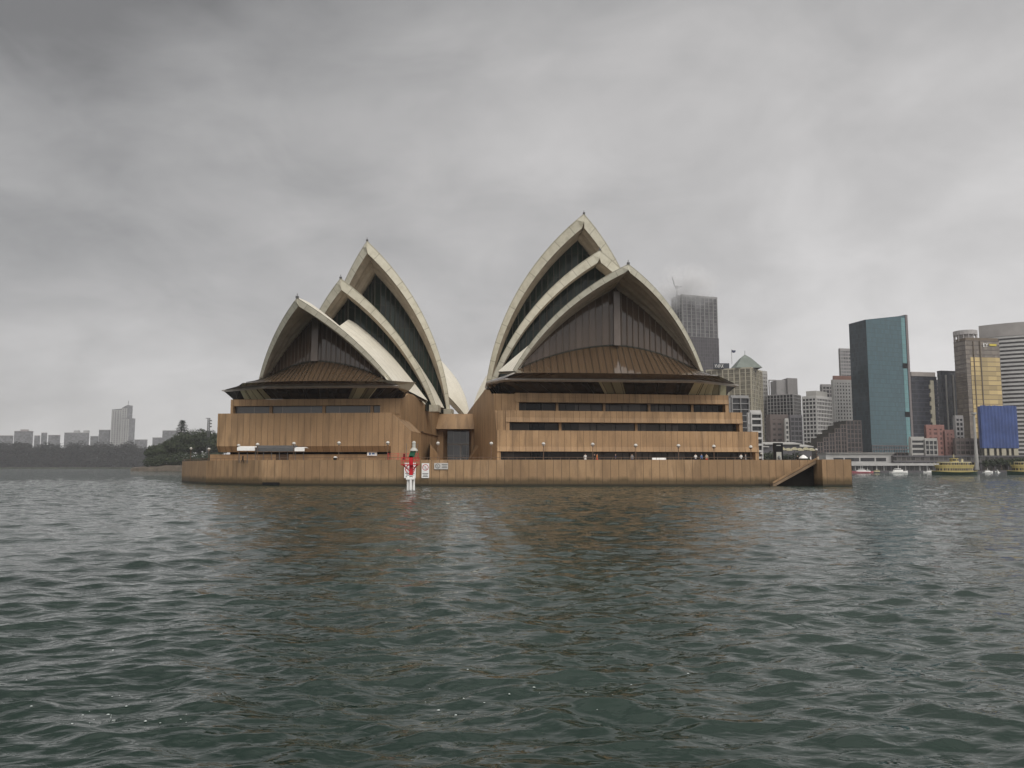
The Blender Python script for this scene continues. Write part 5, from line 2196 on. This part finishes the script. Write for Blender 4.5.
# ------------------------------------------------------------------ lamp posts
lp = thing('lamp_post', (0, 0, 0), 'x', 'lamp', 'globe lamps along the broadwalk')
mb = MB()
mb.lathe((0, 0, 0), [(.14, 0), (.14, .25), (.065, .4), (.055, 3.1), (.11, 3.15), (.11, 3.25)], 8)
mb.build('pole', RAIL, lp)
mb = MB()
mb.lathe((0, 0, 3.25), [(.08, 0)] + [(.34 * math.sin(a), .34 - .34 * math.cos(a)) for a in np.linspace(.25, 3.0, 9)], 14)
mb.build('globe', GLOBE, lp, smooth=True)
mb = MB()
mb.lathe((0, 0, 3.25), [(.16, .03), (.35, .26), (.355, .31), (.16, .06)], 14, capb=False, capt=False)
mb.build('collar', RAIL, lp)
lamps = [(191, 448.3, 205, 'globe lamp standing before the headland trees, nearer the sea'), (209, 449.2, 185, 'globe lamp just left of the left podium corner'),
         (226, 447.4, 168, 'first lamp left of the left awning, leftmost of a close trio'), (232.7, 446.6, 163, 'middle lamp of the close trio left of the awning'),
         (238.7, 445.6, 158, 'right lamp of the close trio at the left end of the awning'), (257.6, 444.6, 150, 'globe lamp before the middle of the grey awning'),
         (294, 443.6, 148, 'globe lamp at the right end of the awning'), (339, 443, 147, 'globe lamp beside the dark litter bin'),
         (387.8, 442.8, 146.6, 'globe lamp just left of the red and white beacon'), (438, 443.3, 147, 'globe lamp before the entrance between the podiums'),
         (491.3, 443.5, 146.4, 'globe lamp at the left corner of the right podium'), (543.5, 444, 146.4, 'globe lamp left of the person in white'),
         (592.7, 444.5, 146.4, 'globe lamp beside the person in orange'), (635.7, 445.6, 146.4, 'globe lamp left of the white barrier'),
         (678.4, 446, 146.4, 'globe lamp left of the three people at the railing'), (713.8, 446.8, 146.8, 'globe lamp right of the three people at the railing'),
         (750.7, 447.4, 148, 'globe lamp at the right corner of the right podium'), (761.3, 453.8, 235, 'small far globe lamp left of the black kiosk'),
         (816.2, 449.8, 200, 'globe lamp right of the white parasol')]
for i, (px, v, Y, lb_) in enumerate(lamps):
    o = lp if i == 0 else copy_tree(lp)
    zg = zat(v, Y)
    zb_ = zg - 3.62
    s_ = (zg - DZ + .0) / 3.62
    o.location = (xat(px, Y, zg), Y, DZ)
    o.scale = (1, 1, s_)
    for ch in o.children:
        if ch.name.startswith('globe'):
            ch.scale = (1, 1, 1 / s_)
            ch.location = (0, 0, 3.25 * (1 - 1 / s_))
    o['label'] = lb_

# ------------------------------------------------------------------ awning, bin, boards, kiosk, parasol, barriers
Y = 150.4
xa, xb, xc, xd = (xat(p, Y, 6.5) for p in (237, 255, 294.5, 304.5))
aw = thing('awning', ((xa + xd) / 2, Y, DZ), 'long low awning, white at both ends and grey in the middle', 'awning')


def canopy(x0, x1, y0, y1, z, rise, mat, name):
    mb = MB()
    ym = (y0 + y1) / 2
    mb.face([(x0, y0, z), (x1, y0, z), (x1, ym, z + rise), (x0, ym, z + rise)])
    mb.face([(x0, ym, z + rise), (x1, ym, z + rise), (x1, y1, z), (x0, y1, z)])
    mb.prism([(x0, y0 - .004), (x1, y0 - .004), (x1, y0 + .1), (x0, y0 + .1)], z - .62, z - .003)
    mb.face([(x0, y1, z), (x0, y0, z), (x0, ym, z + rise)])
    mb.face([(x1, y0, z), (x1, y1, z), (x1, ym, z + rise)])
    return mb.build(name, mat, aw)


zc_ = zat(447.9, Y)
lab(canopy(xa, xb - .02, Y, Y + 3.2, zc_ + .1, .25, WHITE, 'canopy_panel'), 'white left end of the awning')
lab(canopy(xb, xc - .02, Y + .3, Y + 3.2, zc_ - .05, .55, DKGREY, 'canopy_panel'), 'grey middle of the awning')
lab(canopy(xc, xd, Y, Y + 3.2, zc_, .2, WHITE, 'canopy_panel'), 'white right end of the awning')
for i in range(9):
    x = xa + .3 + (xd - xa - .6) * i / 8
    mb = MB()
    mb.bar((x, Y + .5, DZ), (x, Y + .5, zc_ - .5), .09)
    mb.build('pole', DKGREY, aw)
x, Y = xat(335.3, 147, 5), 147.0
lb = thing('litter_bin', (x, Y, DZ), 'dark litter bin with a pale lid by the left wall', 'bin')
mb = MB()
mb.lathe((x, Y, DZ), [(.32, 0), (.36, .1), (.36, .95)], 12)
mb.build('body', BLACK, lb)
mb = MB()
mb.lathe((x, Y, DZ + .951), [(.38, 0), (.38, .12), (.2, .24), (.05, .27)], 12)
mb.build('lid', WHITE, lb)
# small notice boards on the plinth wall
Y = FO.W(0, 1.55).y - 1.4
x0, x1 = xat(366.5, 159, 6), xat(376.5, 159, 6)
bd = thing('notice_board', ((x0 + x1) / 2, FO.W(uB - 4, 1.5).y, zat(455.5, 158.5)), 'small white notice with blue patches on the low left wall', 'notice board')
yy = FO.W(uB - 4, 1.6).y - .22
mb = MB()
mb.box(((x0 + x1) / 2, yy, zat(453.7, 158.5)), (x1 - x0, .1, .75))
mb.build('panel', WHITE, bd)
mb = MB()
mb.box((x0 + .55, yy - .06, zat(453.7, 158.5)), (.35, .03, .45))
mb.box((x0 + 1.25, yy - .06, zat(453.6, 158.5)), (.5, .03, .3))
mb.build('patch', CLO['blue'], bd)
Y = 172
x0, x1 = xat(774.6, Y, 6), xat(783.2, Y, 6)
ks = thing('advertising_kiosk', ((x0 + x1) / 2, Y, DZ), 'tall black advertising kiosk with a pale poster near the stairs', 'kiosk')
zt = zat(443, Y)
mb = MB()
w_ = x1 - x0
mb.box(((x0 + x1) / 2, Y + .45, (DZ + zt) / 2), (w_, .9, zt - DZ))
bx = mb.build('cabinet', BLACK, ks)
mb = MB()
mb.box(((x0 + x1) / 2, Y - .02, zat(456.6, Y)), (w_ * .58, .06, zat(452.4, Y) - zat(461.6, Y)))
ps = mb.build('poster', plain('pale_poster', (.36, .36, .33), .4, .1, 2), ks)
mb = MB()
mb.lathe(((x0 + x1) / 2, Y - .056, zat(457.5, Y)), [(.05, -.4), (.30, -.3), (.34, .0), (.2, .3), (.03, .42)], 10)
mb.box(((x0 + x1) / 2, Y - .06, zat(459.8, Y)), (w_ * .45, .03, .12))
mb.build('print', plain('poster_print', (.16, .17, .17), .5, .2, 3), ps)
mb = MB()
mb.box(((x0 + x1) / 2, Y - .02, zat(445.4, Y)), (w_ * .5, .05, .16))
mb.build('header_panel', GREY, ks)
# parasol
Y = 167
x = xat(803.3, Y, 6)
pa = thing('parasol', (x, Y, DZ), 'white parasol opened on the broadwalk above the stairs', 'parasol')
mb = MB()
mb.lathe((x, Y, zat(458.4, Y)), [(.95, 0), (.92, .1), (.5, .5), (.04, .75)], 8)
mb.build('canopy', WHITE, pa)
mb = MB()
mb.lathe((x, Y, DZ), [(.3, 0), (.3, .08), (.04, .1), (.04, zat(458, Y) - DZ)], 8)
mb.build('pole', DKGREY, pa)
# barrier
Y = 144.9
x0, x1 = xat(652, Y, 5), xat(666, Y, 5)
br = thing('water_barrier', ((x0 + x1) / 2, Y, DZ), 'white plastic barrier standing behind the seawall parapet', 'barrier')
mb = MB()
for k in range(2):
    a, b = x0 + (x1 - x0) * k / 2 + .02, x0 + (x1 - x0) * (k + 1) / 2 - .02
    for z0_, z1_, t0, t1 in ((DZ, DZ + .35, .3, .25), (DZ + .35, DZ + .95, .25, .12)):
        lo = [(a, Y - t0), (b, Y - t0), (b, Y + t0), (a, Y + t0)]
        hi = [(a, Y - t1), (b, Y - t1), (b, Y + t1), (a, Y + t1)]
        for i in range(4):
            j = (i + 1) % 4
            mb.face([(*lo[i], z0_), (*lo[j], z0_), (*hi[j], z1_), (*hi[i], z1_)])
    mb.face([(*q, DZ + .95) for q in hi])
mb.build('barrier_body', WHITE, br)
# red mesh fence left of the beacon
Y = 145.5
x0, x1 = xat(388, Y, 5), xat(418, Y, 5)
rf = thing('safety_fence', ((x0 + x1) / 2, Y, DZ), 'thin red safety fence behind the wall near the beacon', 'fence')
mb = MB()
for z in (DZ + .75, DZ + 1.3, DZ + 1.75):
    mb.bar((x0, Y, z), (x1, Y, z), .05)
k = x0
while k < x1 - .3:
    mb.bar((k, Y, DZ + .75), (k + .5, Y, DZ + 1.75), .025)
    mb.bar((k + .5, Y, DZ + .75), (k, Y, DZ + 1.75), .025)
    k += .5
mb.build('mesh', plain('faded_red_mesh', (.45, .10, .08), .6, .2, 2), rf)
for i in range(4):
    mb = MB()
    x = x0 + (x1 - x0) * i / 3
    mb.bar((x, Y, DZ), (x, Y, DZ + 1.85), .08)
    mb.build('post', RED, rf)


# ------------------------------------------------------------------ signs on the seawall
def ring(mb, c, r, w, y, n=20):
    for k in range(n):
        a, b = 2 * math.pi * k / n, 2 * math.pi * (k + 1) / n
        q = [(c[0] + rr * math.cos(t_), y, c[1] + rr * math.sin(t_)) for rr, t_ in ((r, a), (r, b), (r - w, b), (r - w, a))]
        mb.face(q[::-1])


def wall_y(x):
    for a, b in zip(WALL, WALL[1:]):
        if a[0] <= x <= b[0]:
            return a[1] + (b[1] - a[1]) * (x - a[0]) / (b[0] - a[0])
    return WALL[-1][1]


def wall_sign(px0, px1, v0, v1, label, kind):
    xm = xat((px0 + px1) / 2, 143.6, 3)
    Y = min(wall_y(xat(px0, 143.6, 3)), wall_y(xat(px1, 143.6, 3))) - .14
    x0, x1 = xat(px0, Y, 3), xat(px1, Y, 3)
    z1_, z0_ = zat(v0, Y), zat(v1, Y)
    w, h = x1 - x0, z1_ - z0_
    sg = thing('warning_sign', ((x0 + x1) / 2, Y, z0_), label, 'sign', 'warning signs on the seawall')
    mb = MB()
    mb.box(((x0 + x1) / 2, Y, (z0_ + z1_) / 2), (w, .1, h))
    mb.build('board', plain('sign_white_' + kind, (.70, .69, .67) if kind != 'wide' else (.48, .46, .43), .5, .05), sg)
    y = Y - .055
    if kind == 'wide':
        c, r = (x0 + h * .55, (z0_ + z1_) / 2), h * .40
    else:
        c, r = ((x0 + x1) / 2, z1_ - w * .56), w * .42
    mb = MB()
    ring(mb, c, r, r * .2, y)
    dd = r * .62
    mb.bar((c[0] - dd, y, c[1] + dd), (c[0] + dd, y, c[1] - dd), r * .2, .02)
    mb.build('prohibition_ring', SIGNRED if kind != 'wide' else DKGREY, sg)
    mb = MB()
    # anchor inside the ring
    k = r * .55
    mb.bar((c[0], y + .01, c[1] - k), (c[0], y + .01, c[1] + k * .8), r * .13, .02)
    mb.bar((c[0] - k * .45, y + .012, c[1] + k * .45), (c[0] + k * .45, y + .012, c[1] + k * .45), r * .11, .02)
    for a in range(6):
        t0, t1 = math.pi * (1.12 + .76 * a / 6), math.pi * (1.12 + .76 * (a + 1) / 6)
        mb.bar((c[0] + k * math.cos(t0), y + .011, c[1] - k * .1 + k * math.sin(t0)), (c[0] + k * math.cos(t1), y + .011, c[1] - k * .1 + k * math.sin(t1)), r * .12, .02)
    mb.build('anchor_symbol', BLACK, sg)
    mb = MB()
    if kind == 'wide':
        for i, f in enumerate((.75, .5, .25)):
            mb.box(((x0 + h * 1.15 + x1) / 2, y, z0_ + h * f), ((x1 - x0 - h * 1.3) * (1, .85, .92)[i], .02, h * .10))
    else:
        for i, f in enumerate((.30, .20, .10)):
            mb.box(((x0 + x1) / 2, y, z0_ + h * f), (w * (.78, .6, .7)[i], .02, h * .045))
    mb.build('lettering', DKGREY, sg)
    return sg


wall_sign(404.2, 415.8, 462.8, 478, 'largest white no anchoring sign, partly behind the red and white beacon', 'big')
wall_sign(421.7, 429.2, 463.2, 478, 'narrow white no anchoring sign right of the beacon', 'tall')
wall_sign(434.2, 448, 463, 469.2, 'wide grey warning sign with a small ring at its left', 'wide')

# ------------------------------------------------------------------ beacon standing in the water
BY = 120.0
bx0 = xat(410.8, BY, 3)
bc = thing('navigation_beacon', (bx0, BY, 0), 'red and white navigation beacon on piles with a pale lantern', 'beacon')
zz = lambda v: zat(v, BY)
for dx, dy, top in ((-.38, .0, zz(476)), (.42, .25, zz(476)), (.05, -.35, zz(477))):
    mb = MB()
    mb.lathe((bx0 + dx, BY + dy, -1.2), [(.20, 0), (.19, top + 1.2)], 10)
    mb.build('pile', WHITE, bc)
mb = MB()
mb.box((bx0, BY, zz(478.5)), (1.25, 1.1, .3))
mb.build('pile_cap', WHITE, bc)
mb = MB()
mb.box((bx0 + .05, BY, (zz(475) + zz(456)) / 2), (.52, .5, zz(456) - zz(475)))
mb.build('column', RED, bc)
mb = MB()
zp = zz(464.5)
for z in (zp, zp + .55, zp + 1.0):
    c = [(bx0 + a * 1.25 - .1, BY + b * .8) for a, b in ((-1, -1), (1, -1), (1, 1), (-1, 1))]
    for i in range(4):
        mb.bar((*c[i], z), (*c[(i + 1) % 4], z), .07)
for a in np.linspace(-1, 1, 6):
    for b in (-1, 1):
        mb.bar((bx0 + a * 1.25 - .1, BY + b * .8, zp), (bx0 + a * 1.25 - .1, BY + b * .8, zp + 1.0), .06)
mb.box((bx0 - .1, BY, zp - .06), (2.5, 1.6, .1))
mb.build('guard_rail', RED, bc)
mb = MB()
for a in (-1, 1):
    mb.bar((bx0 - .1 + a * 1.1, BY - .6, zp), (bx0 + a * .2, BY - .2, zz(471)), .09)
    mb.bar((bx0 - .1 + a * 1.1, BY + .6, zp), (bx0 + a * .2, BY + .2, zz(471)), .09)
mb.build('brace', RED, bc)
mb = MB()
mb.box((bx0 - .95, BY - .5, zp + 1.15), (.3, .3, .9))
mb.build('side_lamp', plain('dark_red_paint', (.12, .015, .015), .5, .2), bc)
mb = MB()
gz = zz(454)
q = [(bx0 - .35, gz - .55), (bx0 + .45, gz - .55), (bx0 + .75, gz + .5), (bx0 - .05, gz + .5)]
for y_, rev in ((BY - .25, False), (BY + .25, True)):
    f_ = [(x, y_, z) for x, z in q]
    mb.face(f_[::-1] if rev else f_)
for i in range(4):
    a, b = q[i], q[(i + 1) % 4]
    mb.face([(b[0], BY - .25, b[1]), (a[0], BY - .25, a[1]), (a[0], BY + .25, a[1]), (b[0], BY + .25, b[1])])
mb.build('solar_panel', GREEN, bc)
mb = MB()
lz = zz(451)
mb.lathe((bx0 + .42, BY, lz), [(.62, 0), (.60, .12), (.36, .42), (.27, .5), (.27, 1.15), (.33, 1.2), (.22, 1.4), (.06, 1.5)], 14)
mb.build('lantern', plain('pale_lantern', (.42, .41, .37), .4, .05), bc)
mb = MB()
for dx in (-.7, .95):
    mb.bar((bx0 + dx, BY, zp + 1.0), (bx0 + dx, BY, zz(443.5)), .06)
mb.build('lantern_guard', DKGREY, bc)

# ------------------------------------------------------------------ low cloud round the tall tower, and the rainy air
def volume_mat(name, build):
    m = bpy.data.materials.new(name)
    m.use_nodes = True
    t = NT(m.node_tree)
    t.n.clear()
    out = t.node('ShaderNodeOutputMaterial')
    v = t.node('ShaderNodeVolumePrincipled')
    build(t, v)
    t.link(v.outputs[0], out.inputs['Volume'])
    return m


def haze_nodes(t, v):
    v.inputs['Color'].default_value = (.64, .64, .665, 1)
    v.inputs['Density'].default_value = .00014
    v.inputs['Anisotropy'].default_value = 0.0


mb = MB()
mb.prism([(-2200, -120), (1450, -120), (1450, 2500), (-2200, 2500)], -2.0, 225)
hz = mb.build('haze', volume_mat('rainy_air', haze_nodes))
struct(hz, 'stuff')


def cloud_nodes(t, v):
    tc = t.node('ShaderNodeTexCoord')
    x, y, z = t.sep(tc.outputs['Object'])
    # soft edged: density falls to nothing towards the skin of the puff
    ln = t.node('ShaderNodeVectorMath', operation='LENGTH')
    sc = t.node('ShaderNodeVectorMath', operation='MULTIPLY')
    t.link(tc.outputs['Object'], sc.inputs[0])
    sc.inputs[1].default_value = (1 / 46, 1 / 46, 1 / 34)
    t.link(sc.outputs[0], ln.inputs[0])
    n = t.noise(tc.outputs['Object'], .045, 4, .6)
    d = t.math('MULTIPLY', t.maprange(ln.outputs['Value'], .2, 1.0, 1, 0), t.maprange(n, .36, .62, 0, 1))
    t.link(t.math('MULTIPLY', d, .065), v.inputs['Density'])
    v.inputs['Color'].default_value = (.93, .93, .935, 1)


mb = MB()
cp = Vector((xat(684, 905, 150), 905, zat(289, 905)))
mb.lathe((cp.x, cp.y, cp.z), [(46 * math.sin(a) + .01, -34 * math.cos(a)) for a in np.linspace(.02, math.pi - .02, 12)], 20)
cl = mb.build('low_cloud', volume_mat('cloud_puff', cloud_nodes), origin=cp)
struct(cl, 'stuff')
tag(cl, 'ragged low cloud swallowing the top of the tall grey tower', 'cloud', kind='stuff')
